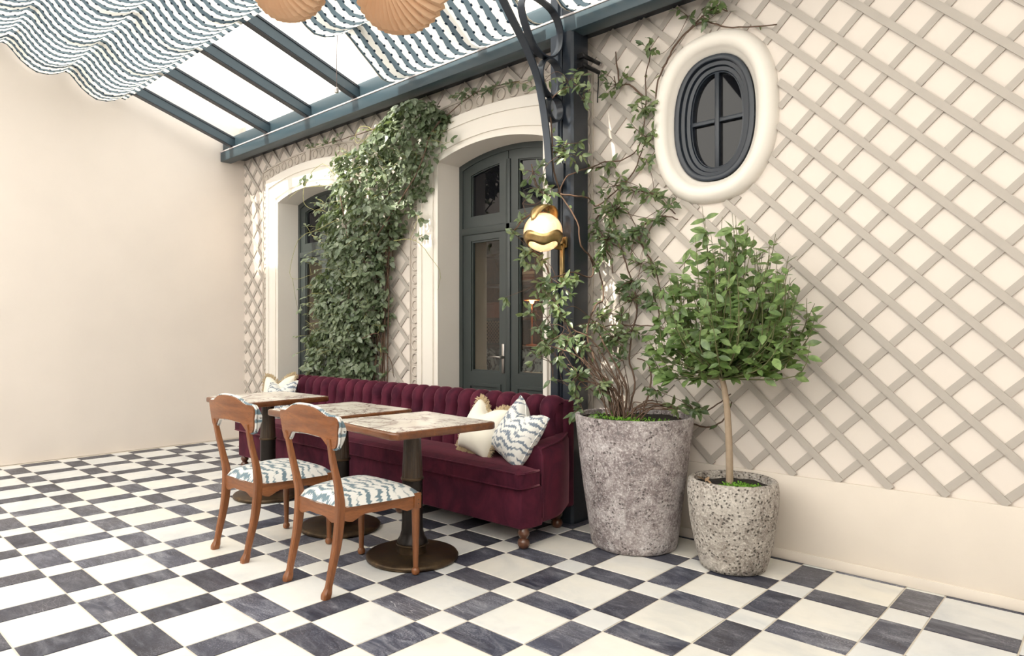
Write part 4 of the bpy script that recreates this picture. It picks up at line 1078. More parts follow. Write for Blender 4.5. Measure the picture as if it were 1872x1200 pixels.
# ================================================================ PLANTERS
def planter(name, label, loc, outer, wall_t, soil_z, m, moss):
    t = thing(name, label, 'planter', loc)
    rt, zt = outer[-1]
    prof = [(0, 0.0)] + outer + [(rt - wall_t * 0.4, zt + 0.004), (rt - wall_t, zt - 0.002), (rt - wall_t - 0.004, soil_z - 0.02)]
    o = lathe('pot', prof, m, t, None, 64, sharp=50)
    # slight hand-made wobble
    for v in o.data.vertices:
        a = math.atan2(v.co.y, v.co.x); f = 1 + 0.006 * sin(3 * a + v.co.z * 7) + 0.004 * sin(7 * a - v.co.z * 15); v.co.x *= f; v.co.y *= f
    rs = rt - wall_t - 0.003; bm = bmesh.new(); rnd = random.Random(5); rings = []
    for j in range(8):
        rr = rs * j / 7; ring = []
        for k in range(32): a = 2 * pi * k / 32; ring.append(bm.verts.new((rr * cos(a), rr * sin(a), soil_z + rnd.uniform(-0.006, 0.008))))
        rings.append(ring)
    for A, B in zip(rings, rings[1:]):
        for k in range(32):
            try: bm.faces.new((A[k], A[(k + 1) % 32], B[(k + 1) % 32], B[k]))
            except Exception: pass
    bmesh.ops.remove_doubles(bm, verts=bm.verts[:], dist=0.0001); from_bm('soil', bm, 'soil', t, smooth=True)
    # low mossy ground cover
    vs, fs = [], []
    for cx_, cy_, sp, n_ in moss:
        for _ in range(n_):
            a, r_ = rnd.uniform(0, 2 * pi), sp * sqrt(rnd.random()); x, y = cx_ + r_ * cos(a), cy_ + r_ * sin(a)
            if x * x + y * y > (rs - 0.01) ** 2: continue
            z = soil_z + 0.004; b = rnd.uniform(0, 2 * pi); L = rnd.uniform(0.006, 0.012); up = rnd.uniform(0.004, 0.02)
            b0 = len(vs); c_, s_ = cos(b), sin(b)
            vs += [(x, y, z + up * 0.3), (x + L * c_ - L * .4 * s_, y + L * s_ + L * .4 * c_, z + up), (x + 1.5 * L * c_, y + 1.5 * L * s_, z + up), (x + L * c_ + L * .4 * s_, y + L * s_ - L * .4 * c_, z + up)]
            fs.append((b0, b0 + 1, b0 + 2, b0 + 3))
    o = from_py('ground_cover', vs, fs, 'moss', t); o['kind'] = 'stuff'
    return t
planter('large_planter', 'tall mottled stone planter beside the navy column', (-2.085, 3.495, 0), [(0.225, 0.0), (0.238, 0.006), (0.246, 0.03), (0.262, 0.15), (0.285, 0.32), (0.308, 0.50), (0.328, 0.66), (0.337, 0.735), (0.336, 0.752)], 0.026, 0.722, 'pot_big', [(0.0, -0.18, 0.14, 260), (-0.12, 0.0, 0.15, 200), (0.12, -0.10, 0.15, 260)])
planter('small_planter', 'small pitted pale stone planter holding the young tree', (-1.51, 3.52, 0), [(0.148, 0.0), (0.162, 0.008), (0.172, 0.04), (0.195, 0.13), (0.214, 0.24), (0.224, 0.34), (0.227, 0.41), (0.222, 0.452), (0.216, 0.462)], 0.024, 0.425, 'pot_small', [(0.06, -0.06, 0.09, 420), (0.12, -0.02, 0.06, 150)])

# ================================================================ PLANTS
def leaf_verts(L=1.0, W=0.42, fold=0.10, curl=0.10, n=4):
    vs, fs = [], []
    for i in range(n + 1):
        t = i / n; w_ = W / 2 * sin(pi * min(1, t * 0.97 + 0.02)) ** 0.8 * (1.12 - 0.35 * t) if 0 < i < n else 0.015
        z = -curl * t * t
        vs += [(-w_, t * L, z + fold * w_ * 2), (0, t * L, z), (w_, t * L, z + fold * w_ * 2)]
    for i in range(n):
        a = 3 * i; fs += [(a, a + 1, a + 4, a + 3), (a + 1, a + 2, a + 5, a + 4)]
    return vs, fs
def leaf_frame(p, nrm, d, s):
    n = nrm.normalized(); y = (d - n * d.dot(n))
    if y.length < 1e-4: y = Vector((0.3, 0.2, 1)) - n * n.z
    y.normalize(); x = y.cross(n)
    m = Matrix((x, y, n)).transposed().to_4x4()
    return Matrix.Translation(p) @ m @ Matrix.Diagonal((s, s, s, 1))
def foliage(parent, base, leaves, tmpl, m, limit=300, key=None):
    """leaves: list of 4x4 in world space. The largest in view become leaf objects, the rest one mesh."""
    vs0, fs0 = tmpl
    me = bpy.data.meshes.new('leaf'); me.from_pydata(vs0, [], fs0); me.materials.append(M[m])
    for p in me.polygons: p.use_smooth = True
    off = Matrix.Translation(-Vector(base))
    idx = sorted(range(len(leaves)), key=key) if key else list(range(len(leaves)))
    V, F = [], []
    for c, i in enumerate(idx):
        mw = off @ leaves[i]
        if c < limit:
            o = bpy.data.objects.new('leaf', me); COL.objects.link(o); o.parent = parent; o.matrix_basis = mw
        else:
            b0 = len(V); V += [tuple(mw @ Vector(v)) for v in vs0]; F += [tuple(b0 + k for k in f) for f in fs0]
    if V:
        o = from_py('foliage', V, F, m, parent, smooth=True); o['kind'] = 'stuff'
def stems_obj(name, paths, rad, m, parent, base, seg=5, nsp=4):
    for s in paths:
        pts = [Vector(p) - Vector(base) for p in spline(s, nsp)]
        pts = [p + Vector((random.uniform(-1, 1), random.uniform(-1, 1), random.uniform(-1, 1))) * 0.003 for p in pts]
        tube(name, pts, rad, m, parent, seg)
rl = random.Random(21)
def rv(): return Vector((rl.uniform(-1, 1), rl.uniform(-1, 1), rl.uniform(-1, 1)))
def sprig_cluster(c, n, leaves, twigs, anchor, size, face, ymax):
    """small sprays of leaves around a centre joined to an anchor point"""
    x, y, z, rx_, rz_, cnt = c; C = Vector((x, y, z)); k = max(1, cnt // 3)
    if anchor is not None: twigs.append([anchor, anchor.lerp(C, 0.5) + rv() * 0.01, C])
    for _ in range(k):
        e = C + Vector((rl.uniform(-1.15, 1.15) * abs(rx_), rl.uniform(-0.06, 0.02), rl.uniform(-1.15, 1.15) * abs(rz_)))
        e.y = min(e.y, ymax); mid = C.lerp(e, 0.5) + rv() * 0.012; mid.y = min(mid.y, ymax)
        twigs.append([C, mid, e])
        for q_ in range(max(1, round(1.25 * cnt / k))):
            t = rl.random() ** 0.6; p = C.lerp(mid, t * 2) if t < 0.5 else mid.lerp(e, t * 2 - 1)
            d = (e - C).normalized() * 0.5 + rv() * 0.9 + Vector((0, -0.25, -0.15)); nr = face + rv() * 0.75
            lp = p + rv() * 0.006; lp.y = min(lp.y, ymax)
            leaves.append(leaf_frame(lp, nr, d, size * rl.uniform(0.7, 1.25)))
# traced vine runs, in metres: stem centre lines and leaf clusters (x, y, z, reach x, reach z, leaves)
JST=[[(-2.173, 3.5, 0.765), (-2.199, 3.5, 0.931), (-2.287, 3.5, 1.075), (-2.371, 3.48, 1.19), (-2.471, 3.42, 1.257), (-2.568, 3.4, 1.393), (-2.602, 3.4, 1.53)], [(-2.159, 3.52, 0.764), (-2.16, 3.54, 0.915), (-2.288, 3.58, 1.073), (-2.441, 3.68, 1.216), (-2.436, 3.76, 1.272), (-2.311, 3.82, 1.275), (-2.137, 3.82, 1.267), (-2.001, 3.82, 1.243)], [(-2.187, 3.48, 0.765), (-2.217, 3.48, 0.883), (-2.306, 3.47, 0.993), (-2.41, 3.42, 1.074), (-2.503, 3.38, 1.123), (-2.614, 3.36, 1.148)], [(-2.229, 3.5, 0.76), (-2.28, 3.52, 0.909), (-2.365, 3.53, 1.038), (-2.429, 3.54, 1.172), (-2.444, 3.55, 1.257), (-2.461, 3.66, 1.397), (-2.465, 3.76, 1.446), (-2.499, 3.78, 1.598), (-2.498, 3.66, 1.714), (-2.486, 3.54, 1.779), (-2.508, 3.53, 1.928), (-2.607, 3.52, 2.077), (-2.625, 3.51, 2.124), (-2.578, 3.51, 2.21), (-2.496, 3.53, 2.245), (-2.526, 3.72, 2.304), (-2.496, 3.82, 2.352), (-2.372, 3.82, 2.341), (-2.252, 3.82, 2.393), (-2.209, 3.82, 2.523), (-2.19, 3.82, 2.69), (-2.194, 3.82, 2.835), (-2.148, 3.82, 2.993)], [(-2.625, 3.51, 2.124), (-2.664, 3.47, 2.113), (-2.672, 3.44, 2.064), (-2.648, 3.42, 2.0)], [(-2.625, 3.51, 2.113), (-2.536, 3.54, 2.095), (-2.538, 3.7, 2.1), (-2.538, 3.8, 2.063), (-2.412, 3.82, 2.146), (-2.28, 3.82, 2.249), (-2.213, 3.82, 2.393)], [(-2.142, 3.54, 0.764), (-2.153, 3.62, 0.927), (-2.263, 3.74, 1.069), (-2.278, 3.81, 1.24), (-2.252, 3.82, 1.396), (-2.284, 3.82, 1.536), (-2.351, 3.82, 1.715), (-2.4, 3.82, 1.86), (-2.425, 3.82, 2.023), (-2.351, 3.82, 2.155), (-2.194, 3.82, 2.108), (-2.063, 3.82, 2.012), (-1.99, 3.82, 1.946)], [(-2.4, 3.82, 1.825), (-2.272, 3.82, 1.883), (-2.156, 3.82, 1.922), (-2.063, 3.82, 1.945), (-1.972, 3.82, 1.911)], [(-2.26, 3.82, 1.864), (-2.194, 3.82, 1.737), (-2.13, 3.82, 1.637), (-2.092, 3.82, 1.493), (-2.026, 3.82, 1.39)], [(-2.602, 3.4, 1.53), (-2.661, 3.42, 1.638), (-2.705, 3.42, 1.71), (-2.755, 3.4, 1.755), (-2.784, 3.38, 1.818)], [(-2.661, 3.42, 1.991), (-2.723, 3.36, 1.984), (-2.796, 3.34, 1.948), (-2.856, 3.33, 1.884)], [(-2.672, 3.44, 2.064), (-2.727, 3.42, 2.149), (-2.755, 3.4, 2.245), (-2.769, 3.4, 2.31)], [(-2.1, 3.5, 0.771), (-1.993, 3.5, 0.823), (-1.9, 3.55, 0.814), (-1.809, 3.62, 0.784), (-1.762, 3.74, 0.778), (-1.689, 3.78, 0.834), (-1.643, 3.8, 0.882)], [(-2.137, 3.82, 1.267), (-2.1, 3.82, 1.341), (-2.133, 3.82, 1.444)], [(-1.869, 3.62, 0.739), (-1.855, 3.74, 0.697), (-1.747, 3.78, 0.684), (-1.675, 3.8, 0.739), (-1.634, 3.8, 0.836)], [(-2.008, 3.82, 2.953), (-2.052, 3.82, 2.882), (-2.118, 3.82, 2.748), (-2.118, 3.82, 2.561), (-2.156, 3.82, 2.45), (-2.209, 3.82, 2.399)], [(-2.008, 3.82, 2.953), (-1.919, 3.82, 3.026), (-1.816, 3.82, 3.059), (-1.7, 3.82, 2.997), (-1.605, 3.82, 2.961), (-1.394, 3.82, 2.911)], [(-1.919, 3.82, 3.026), (-1.816, 3.82, 3.091), (-1.74, 3.8, 3.107), (-1.659, 3.8, 3.065)], [(-2.625, 3.51, 2.124), (-2.648, 3.46, 2.3), (-2.637, 3.44, 2.45), (-2.65, 3.44, 2.609), (-2.651, 3.43, 2.693), (-2.541, 3.46, 2.76), (-2.487, 3.5, 2.74)], [(-2.498, 3.66, 1.714), (-2.527, 3.74, 1.651), (-2.516, 3.68, 1.582), (-2.522, 3.52, 1.608), (-2.597, 3.45, 1.584), (-2.639, 3.42, 1.568)], [(-2.433, 3.82, 2.024), (-2.56, 3.82, 1.985), (-2.526, 3.82, 1.837), (-2.454, 3.82, 1.723), (-2.433, 3.82, 1.614)], [(-2.199, 3.5, 0.883), (-2.331, 3.45, 0.927), (-2.41, 3.42, 0.925), (-2.428, 3.4, 0.809)], [(-2.384, 3.82, 2.814), (-2.4, 3.82, 2.96), (-2.412, 3.82, 3.052)], [(-2.19, 3.82, 2.69), (-2.311, 3.82, 2.813), (-2.392, 3.82, 2.823), (-2.425, 3.82, 2.895)], [(-2.045, 3.56, 0.808), (-2.066, 3.66, 0.93), (-2.118, 3.72, 1.04), (-2.205, 3.74, 1.07)]]
JCL=[(-2.527, 3.47, 2.794, 0.143, 0.051, 22), (-2.446, 3.5, 2.672, 0.057, 0.082, 14), (-2.705, 3.42, 2.808, 0.066, 0.035, 9), (-2.556, 3.48, 2.357, 0.104, 0.075, 30), (-2.507, 3.5, 2.413, 0.082, 0.028, 8), (-1.807, 3.8, 3.081, 0.067, 0.048, 14), (-1.899, 3.8, 3.111, 0.052, 0.039, 10), (-1.683, 3.78, 3.082, 0.064, 0.037, 14), (-2.152, 3.8, 2.982, 0.056, 0.041, 14), (-2.392, 3.8, 2.828, 0.081, 0.088, 24), (-2.202, 3.8, 2.626, 0.084, 0.069, 26), (-2.183, 3.8, 2.451, 0.076, 0.086, 26), (-2.175, 3.8, 2.307, 0.068, 0.047, 13), (-2.412, 3.8, 2.178, 0.073, 0.053, 18), (-2.504, 3.8, 2.318, 0.104, 0.035, 14), (-2.26, 3.8, 2.121, 0.096, 0.028, 14), (-2.145, 3.8, 2.088, 0.093, 0.051, 22), (-2.026, 3.8, 2.005, 0.053, 0.04, 10), (-2.394, 3.79, 2.015, 0.16, 0.088, 50), (-2.455, 3.79, 1.827, 0.142, 0.143, 60), (-2.24, 3.8, 1.877, 0.095, 0.069, 24), (-2.319, 3.8, 1.791, 0.047, 0.035, 8), (-2.19, 3.8, 1.77, 0.045, 0.027, 8), (-2.107, 3.8, 1.931, 0.073, 0.04, 14), (-2.213, 3.8, 1.662, 0.057, 0.034, 10), (-2.107, 3.8, 1.628, 0.073, 0.05, 18), (-2.272, 3.8, 1.552, 0.116, 0.052, 24), (-2.272, 3.8, 1.441, 0.097, 0.052, 24), (-2.126, 3.8, 1.443, 0.081, 0.067, 26), (-2.351, 3.8, 1.338, 0.06, 0.035, 10), (-2.362, 3.74, 1.188, 0.119, 0.087, 60), (-2.279, 3.8, 1.24, 0.096, 0.028, 14), (-2.477, 3.74, 1.357, 0.062, 0.042, 14), (-2.465, 3.66, 1.292, 0.049, 0.042, 9), (-2.56, 3.4, 1.522, 0.156, 0.067, 40), (-2.492, 3.45, 1.538, 0.101, 0.04, 20), (-2.557, 3.38, 1.419, 0.103, 0.068, 30), (-2.543, 3.4, 1.335, 0.062, 0.05, 14), (-2.56, 3.4, 1.189, 0.104, 0.085, 42), (-2.605, 3.36, 1.155, 0.063, 0.051, 20), (-2.701, 3.36, 1.361, 0.066, 0.034, 10), (-2.67, 3.36, 1.257, 0.065, 0.034, 10), (-2.692, 3.36, 1.078, 0.065, 0.052, 10), (-2.462, 3.42, 1.207, 0.06, 0.05, 14), (-2.41, 3.42, 1.124, 0.06, 0.04, 12), (-2.408, 3.4, 0.969, 0.079, 0.066, 26), (-2.297, 3.44, 0.913, 0.095, 0.066, 20), (-2.388, 3.4, 0.795, 0.079, 0.082, 20), (-2.536, 3.38, 1.072, 0.082, 0.033, 14), (-2.602, 3.4, 0.943, 0.034, 0.02, 4), (-2.755, 3.4, 2.255, 0.066, 0.088, 18), (-2.674, 3.42, 2.1, 0.087, 0.069, 24), (-2.813, 3.36, 2.058, 0.036, 0.028, 4), (-2.818, 3.35, 1.959, 0.054, 0.035, 6), (-2.87, 3.33, 1.875, 0.055, 0.052, 8), (-2.745, 3.36, 1.726, 0.11, 0.052, 22), (-2.733, 3.4, 1.669, 0.066, 0.042, 12), (-2.667, 3.4, 1.533, 0.065, 0.052, 12), (-2.963, 3.36, 1.456, 0.029, 0.043, 6), (-1.843, 3.55, 0.809, 0.066, 0.025, 10), (-1.779, 3.62, 0.793, 0.064, 0.031, 14), (-1.759, 3.7, 0.803, 0.032, 0.025, 5), (-1.941, 3.5, 0.899, 0.068, 0.031, 14), (-2.099, 3.7, 1.075, 0.029, 0.019, 5), (-2.227, 3.6, 1.057, 0.038, 0.027, 7)]
IVY=[((-4.295, 3.6, 3.098), (-4.029, 3.66, 3.051)), ((-4.62, 3.6, 3.033), (-3.933, 3.66, 2.899)), ((-4.972, 3.6, 2.964), (-4.029, 3.66, 2.789)), ((-5.31, 3.6, 2.879), (-4.061, 3.66, 2.664)), ((-5.355, 3.6, 2.735), (-4.048, 3.66, 2.53)), ((-5.462, 3.6, 2.599), (-4.061, 3.66, 2.401)), ((-5.444, 3.6, 2.443), (-4.228, 3.66, 2.291)), ((-5.49, 3.6, 2.295), (-4.388, 3.66, 2.176)), ((-5.462, 3.6, 2.138), (-4.532, 3.66, 2.053)), ((-5.517, 3.6, 1.988), (-4.621, 3.66, 1.921)), ((-5.554, 3.6, 1.836), (-4.651, 3.66, 1.782)), ((-5.601, 3.6, 1.683), (-4.666, 3.66, 1.641)), ((-5.648, 3.6, 1.528), (-4.681, 3.66, 1.5)), ((-5.667, 3.6, 1.371), (-4.712, 3.66, 1.359)), ((-5.705, 3.6, 1.214), (-4.805, 3.66, 1.216)), ((-5.725, 3.6, 1.055), (-4.9, 3.66, 1.07)), ((-5.763, 3.6, 0.896), (-4.868, 3.66, 0.926)), ((-5.773, 3.6, 0.8), (-4.932, 3.66, 0.836))]
ICL=[(-4.71, 3.7, 1.278, 0.106, 0.048, 16), (-4.758, 3.75, 1.047, 0.077, 0.077, 14), (-4.705, 3.8, 0.878, 0.06, 0.039, 5), (-3.477, 3.8, 3.08, 0.164, 0.033, 16), (-3.233, 3.8, 3.06, 0.093, 0.024, 10), (-3.749, 3.78, 3.091, 0.148, 0.035, 20), (-5.578, 3.75, 3.051, 0.226, 0.042, 14), (-5.815, 3.75, 3.053, 0.115, 0.044, 7), (-4.019, 3.74, 2.847, 0.127, 0.062, 16), (-3.923, 3.74, 2.732, 0.075, 0.044, 8), (-5.486, 3.45, 2.605, 0.225, 0.051, 10), (-5.172, 3.42, 2.334, 0.169, 0.039, 10), (-5.316, 3.4, 2.103, 0.174, 0.099, 10), (-5.361, 3.4, 1.86, 0.133, 0.074, 8), (-4.206, 3.7, 2.182, 0.08, 0.067, 14), (-4.172, 3.7, 2.022, 0.079, 0.044, 7), (-5.708, 3.5, 1.422, 0.077, 0.042, 5), (-5.757, 3.5, 0.795, 0.116, 0.026, 8)]
IST=[[(-4.62, 3.6, 2.055), (-4.125, 3.6, 2.489), (-4.04, 3.7, 2.843), (-3.871, 3.78, 2.999), (-3.591, 3.8, 3.088), (-3.207, 3.8, 3.061)], [(-4.873, 3.5, 2.544), (-5.217, 3.45, 2.54), (-5.531, 3.42, 2.557), (-5.717, 3.4, 2.477)], [(-5.036, 3.5, 2.231), (-5.259, 3.42, 2.149), (-5.545, 3.4, 2.075), (-5.688, 3.4, 1.78), (-5.545, 3.4, 1.721), (-5.303, 3.42, 1.758)], [(-5.036, 3.5, 2.569), (-5.217, 3.45, 2.736), (-5.406, 3.4, 2.61), (-5.452, 3.4, 2.417), (-5.272, 3.4, 2.32)], [(-4.482, 3.55, 2.856), (-4.678, 3.5, 2.977), (-4.794, 3.5, 2.917), (-4.755, 3.5, 2.844), (-4.491, 3.5, 2.893), (-4.235, 3.55, 2.86)], [(-4.4, 3.6, 1.988), (-4.183, 3.65, 1.973), (-4.04, 3.7, 1.811), (-3.965, 3.72, 1.698), (-4.008, 3.73, 1.569)], [(-4.851, 3.6, 1.168), (-4.722, 3.68, 1.216), (-4.722, 3.74, 1.072), (-4.658, 3.78, 0.977), (-4.645, 3.8, 0.833)], [(-5.036, 3.5, 2.497), (-4.943, 3.55, 1.841), (-5.096, 3.6, 1.265), (-5.354, 3.66, 0.806)], [(-4.172, 3.7, 3.049), (-4.545, 3.6, 2.971), (-5.152, 3.7, 3.02), (-5.686, 3.76, 3.058)]]

# -- jasmine climbing out of the large planter
jb = (-2.085, 3.495, 0.70)
jas = thing('climbing_jasmine', 'twining jasmine climbing from the tall planter over column and trellis', 'climbing plant', jb)
stems_obj('stem', JST, lambda t: 0.0062 - 0.0025 * t, 'stem', jas, jb)
# extra bare canes fanning up from the pot
canes = []
for k in range(26):
    x0, y0 = -2.17 + rl.uniform(-0.06, 0.07), 3.47 + rl.uniform(-0.07, 0.06)
    ex = rl.choice([(-2.40, 3.46, 1.12), (-2.36, 3.45, 1.05), (-2.44, 3.44, 1.18), (-2.30, 3.56, 1.10), (-2.52, 3.40, 1.06), (-2.26, 3.62, 1.02)])
    e = Vector(ex) + rv() * 0.05
    canes.append([(x0, y0, 0.72), tuple(Vector((x0, y0, 0.72)).lerp(e, 0.4) + Vector((0.035, 0, 0.02)) + rv() * 0.02), tuple(Vector((x0, y0, 0.72)).lerp(e, 0.75) + rv() * 0.02), tuple(e)])
for k in range(12):
    x0, y0 = -2.08 + rl.uniform(-0.06, 0.06), 3.47 + rl.uniform(-0.05, 0.05); e = Vector((-1.93, 3.50, 0.80)) + Vector((rl.uniform(-0.12, 0.12), rl.uniform(-0.10, 0.1), rl.uniform(-0.03, 0.06)))
    canes.append([(x0, y0, 0.72), tuple(Vector((x0, y0, 0.80)).lerp(e, 0.4) + rv() * 0.03), tuple(e)])
vs, fs = [], []
for s in canes: tube_geo([Vector(p) - Vector(jb) for p in spline(s, 4)], lambda t: 0.0042 - 0.0018 * t, 5, False, vs, fs)
o = from_py('canes', vs, fs, 'stem', jas, smooth=True); o['kind'] = 'stuff'
allp = [p for s in JST for p in spline(s, 4)]
jl, tw = [], []
for c in JCL:
    C = Vector(c[:3]); a = min(allp, key=lambda p: (p - C).length)
    front = c[1] < 3.6
    sprig_cluster(c, c[5], jl, tw, a if (a - C).length < 0.4 else None, 0.056, Vector((0.35, -0.8, 0.45)), 3.835)
for s in JST:
    P_ = spline(s, 4)
    for p in P_[6::3]:
        if rl.random() < 0.45: jl.append(leaf_frame(p + rv() * 0.01, Vector((0.35, -0.8, 0.4)) + rv() * 0.7, rv() + Vector((0, -0.2, 0)), 0.055 * rl.uniform(0.7, 1.2)))
# thin tendrils looping from cluster to cluster
for i, a in enumerate(JCL):
    for b in JCL[i + 1:]:
        A, B = Vector(a[:3]), Vector(b[:3]); L = (A - B).length
        if 0.10 < L < 0.30 and rl.random() < 0.55:
            bow = rv() * 0.30 * L; mids = [A.lerp(B, f) + bow * sin(pi * f) for f in (0.25, 0.5, 0.75)]
            for m_ in mids: m_.y = min(m_.y, 3.835)
            tw.append(spline([A] + mids + [B], 3))
vs, fs = [], []
for s in tw: tube_geo([Vector(p) - Vector(jb) for p in s], lambda t: 0.0024 - 0.001 * t, 4, False, vs, fs)
o = from_py('twigs', vs, fs, 'stem', jas, smooth=True); o['kind'] = 'stuff'
CAMV = Vector((-0.6955, 0.7185, 0))
foliage(jas, jb, jl, leaf_verts(1, 0.42, 0.10, 0.12), 'leaf_jasmine', 300, key=None)

# -- ivy on the wall between the two arches
ib = (-4.95, 3.72, 0.0)
ivy = thing('climbing_ivy', 'dense climbing ivy hanging on the wall between the two arches', 'climbing plant', ib)
il, itw = [], []
rows = [((a[2] + b[2]) / 2, a[0], b[0]) for a, b in IVY]
def row(z):
    for (z0, l0, r0), (z1, l1, r1) in zip(rows, rows[1:]):
        if z1 <= z <= z0: f = (z0 - z) / (z0 - z1); return l0 + (l1 - l0) * f, r0 + (r1 - r0) * f
    return rows[-1][1:]
zt, zb = rows[0][0], rows[-1][0] - 0.12
depth_key = []
for k in range(6200):
    z = zb + (zt - zb) * rl.random(); l, r_ = row(z); u = rl.uniform(-1, 1); u = math.copysign(abs(u) ** 0.9, u)
    x = (l + r_) / 2 + u * (r_ - l) / 2 * rl.uniform(0.92, 1.06)
    bulge = 0.26 * sqrt(max(0, 1 - u * u)) + 0.05 + 0.05 * sin(z * 9 + x * 7) + 0.04 * sin(z * 23)
    inner = rl.random() < 0.28
    y = WY - 0.03 - max(0.02, bulge) * (rl.uniform(0.2, 0.7) if inner else rl.uniform(0.82, 1.08))
    y = min(y, WY - 0.03)
    if z < 0.83: y = max(y, 3.575)
    nr = Vector((0.15 * 0 + u * 0.35 - 0.05, -0.75, 0.55)) + rv() * 0.7; d = Vector((u * 0.4, -0.35, -0.55)) + rv() * 0.8
    il.append(leaf_frame(Vector((x, y, z)), nr, d, 0.066 * rl.uniform(0.65, 1.3)))
    depth_key.append(y - 0.001 * 0)
iall = [p for s in IST for p in spline(s, 4)]
for c in ICL:
    C = Vector(c[:3]); a = min(iall, key=lambda p: (p - C).length)
    n0 = len(il); sprig_cluster(c, c[5], il, itw, a if (a - C).length < 0.45 else None, 0.05, Vector((0.2, -0.8, 0.45)), 3.83)
    depth_key += [3.9] * (len(il) - n0)
stems_obj('stem', IST[:1] + IST[6:], lambda t: 0.006 - 0.003 * t, 'stem', ivy, ib)
stems_obj('shoot', IST[1:6], lambda t: 0.0028 - 0.0012 * t, 'stem_green', ivy, ib)
for k in range(14):
    x = -5.0 + rl.uniform(-0.35, 0.25); pts = [(x, 3.80, 0.0 if k < 5 else 0.7)]
    for j in range(1, 6): pts.append((x + rl.uniform(-0.06, 0.06) + 0.06 * j, 3.80 - 0.02 * j * rl.random(), 0.45 * j + 0.2))
    stems_obj('stem', [pts], lambda t: 0.008 - 0.004 * t, 'stem', ivy, ib)
for k in range(130):   # loose shoots springing out of the mass
    z = rl.uniform(1.0, 2.9); l, r_ = row(z); u = rl.uniform(-1, 0.9); x = (l + r_) / 2 + u * (r_ - l) / 2
    p = Vector((x, WY - 0.2 - 0.1 * sqrt(1 - u * u), z)); d = Vector((u * 0.6 - 0.2, -0.5, rl.uniform(-0.3, 0.7))).normalized() * rl.uniform(0.08, 0.2)
    e = p + d; itw.append([p, p + d * 0.5 + Vector((0, 0, 0.015)), e])
    for q_ in range(5):
        il.append(leaf_frame(p.lerp(e, (q_ + 1) / 5), Vector((0, -0.6, 0.7)) + rv() * 0.5, d + rv() * 0.12, 0.042 * rl.uniform(0.7, 1.2))); depth_key.append(3.4)
vs, fs = [], []
for s in itw: tube_geo([Vector(p) - Vector(ib) for p in s], lambda t: 0.0022 - 0.001 * t, 4, False, vs, fs)
o = from_py('twigs', vs, fs, 'stem_green', ivy, smooth=True); o['kind'] = 'stuff'
foliage(ivy, ib, il, leaf_verts(1, 0.62, 0.10, 0.14), 'leaf_ivy', 300, key=lambda i: depth_key[i])

# -- young tree in the small planter
tb = (-1.525, 3.52, 0.42)
tree = thing('potted_tree', 'young round-headed green tree with slim bare trunk in the small planter', 'tree', tb)
tv = lambda p: Vector(p) - Vector(tb)
tube('trunk', [tv(p) for p in spline([(-1.525, 3.52, 0.40), (-1.527, 3.518, 0.60), (-1.533, 3.51, 0.80), (-1.545, 3.50, 0.93), (-1.56, 3.495, 1.0)], 4)], lambda t: 0.019 - 0.005 * t, 'trunk', tree, 10)
tl, ttw = [], []
ctr = Vector((-1.50, 3.46, 1.30))
tips = []
for k in range(150):
    a = rl.uniform(0, 2 * pi); el = rl.uniform(-0.35, 1.45)
    rr = 0.40 if el < 0.9 else 0.52
    e = ctr + Vector((cos(a) * cos(el) * 0.43, sin(a) * cos(el) * 0.30, sin(el) * rr)) * rl.uniform(0.65, 1.05)
    if e.y > 3.80: e.y = 3.80
    tips.append(e)
tips += [Vector(p) for p in ((-1.64, 3.44, 1.90), (-1.62, 3.43, 1.82), (-1.47, 3.42, 1.84), (-1.45, 3.42, 1.78), (-1.72, 3.42, 1.66), (-1.92, 3.44, 1.22), (-1.93, 3.43, 1.12), (-1.88, 3.42, 1.34), (-1.85, 3.42, 1.0), (-1.78, 3.42, 1.55), (-1.80, 3.40, 1.48))]
start = Vector((-1.555, 3.497, 0.985))
for k, e in enumerate(tips):
    mid = start.lerp(e, 0.5) + Vector(((e.x - start.x) * 0.25, (e.y - start.y) * 0.25, -0.02)) + rv() * 0.05
    path = spline([start, mid, e], 5); ttw.append(path)
    n = 12 if k < 150 else 26
    for q_ in range(n):
        t = 0.22 + 0.78 * (q_ + rl.random() * 0.6) / n; p = path[min(len(path) - 1, int(t * (len(path) - 1)))] + rv() * 0.012
        d = (e - mid).normalized() * 0.55 + rv() * 0.9; nr = Vector((0.15, -0.55, 0.85)) + rv() * 0.7
        tl.append(leaf_frame(p, nr, d, 0.078 * rl.uniform(0.6, 1.2) * (0.9 if k < 150 else 1.1)))
vs, fs = [], []
for s in ttw: tube_geo([tv(p) for p in s], lambda t: 0.0042 - 0.003 * t, 5, False, vs, fs)
o = from_py('branches', vs, fs, 'twig', tree, smooth=True); o['kind'] = 'stuff'
foliage(tree, tb, tl, leaf_verts(1, 0.52, 0.10, 0.10), 'leaf_tree', 300, key=lambda i: tl[i].translation.y)
for k, (x, y) in enumerate(((-1.63, 3.46), (-1.58, 3.42), (-1.655, 3.50))):
    lv = leaf_verts(1, 0.5, 0.25, -0.2); o = from_py('fallen_leaf', lv[0], lv[1], 'dead_leaf', None, (x, y, 0.437), (R(15), R(10 * k), R(70 * k))); o.scale = (0.045,) * 3
    tag(o, 'dry brown fallen leaf on the soil of the small planter', 'leaf', 'fallen leaves on the soil')

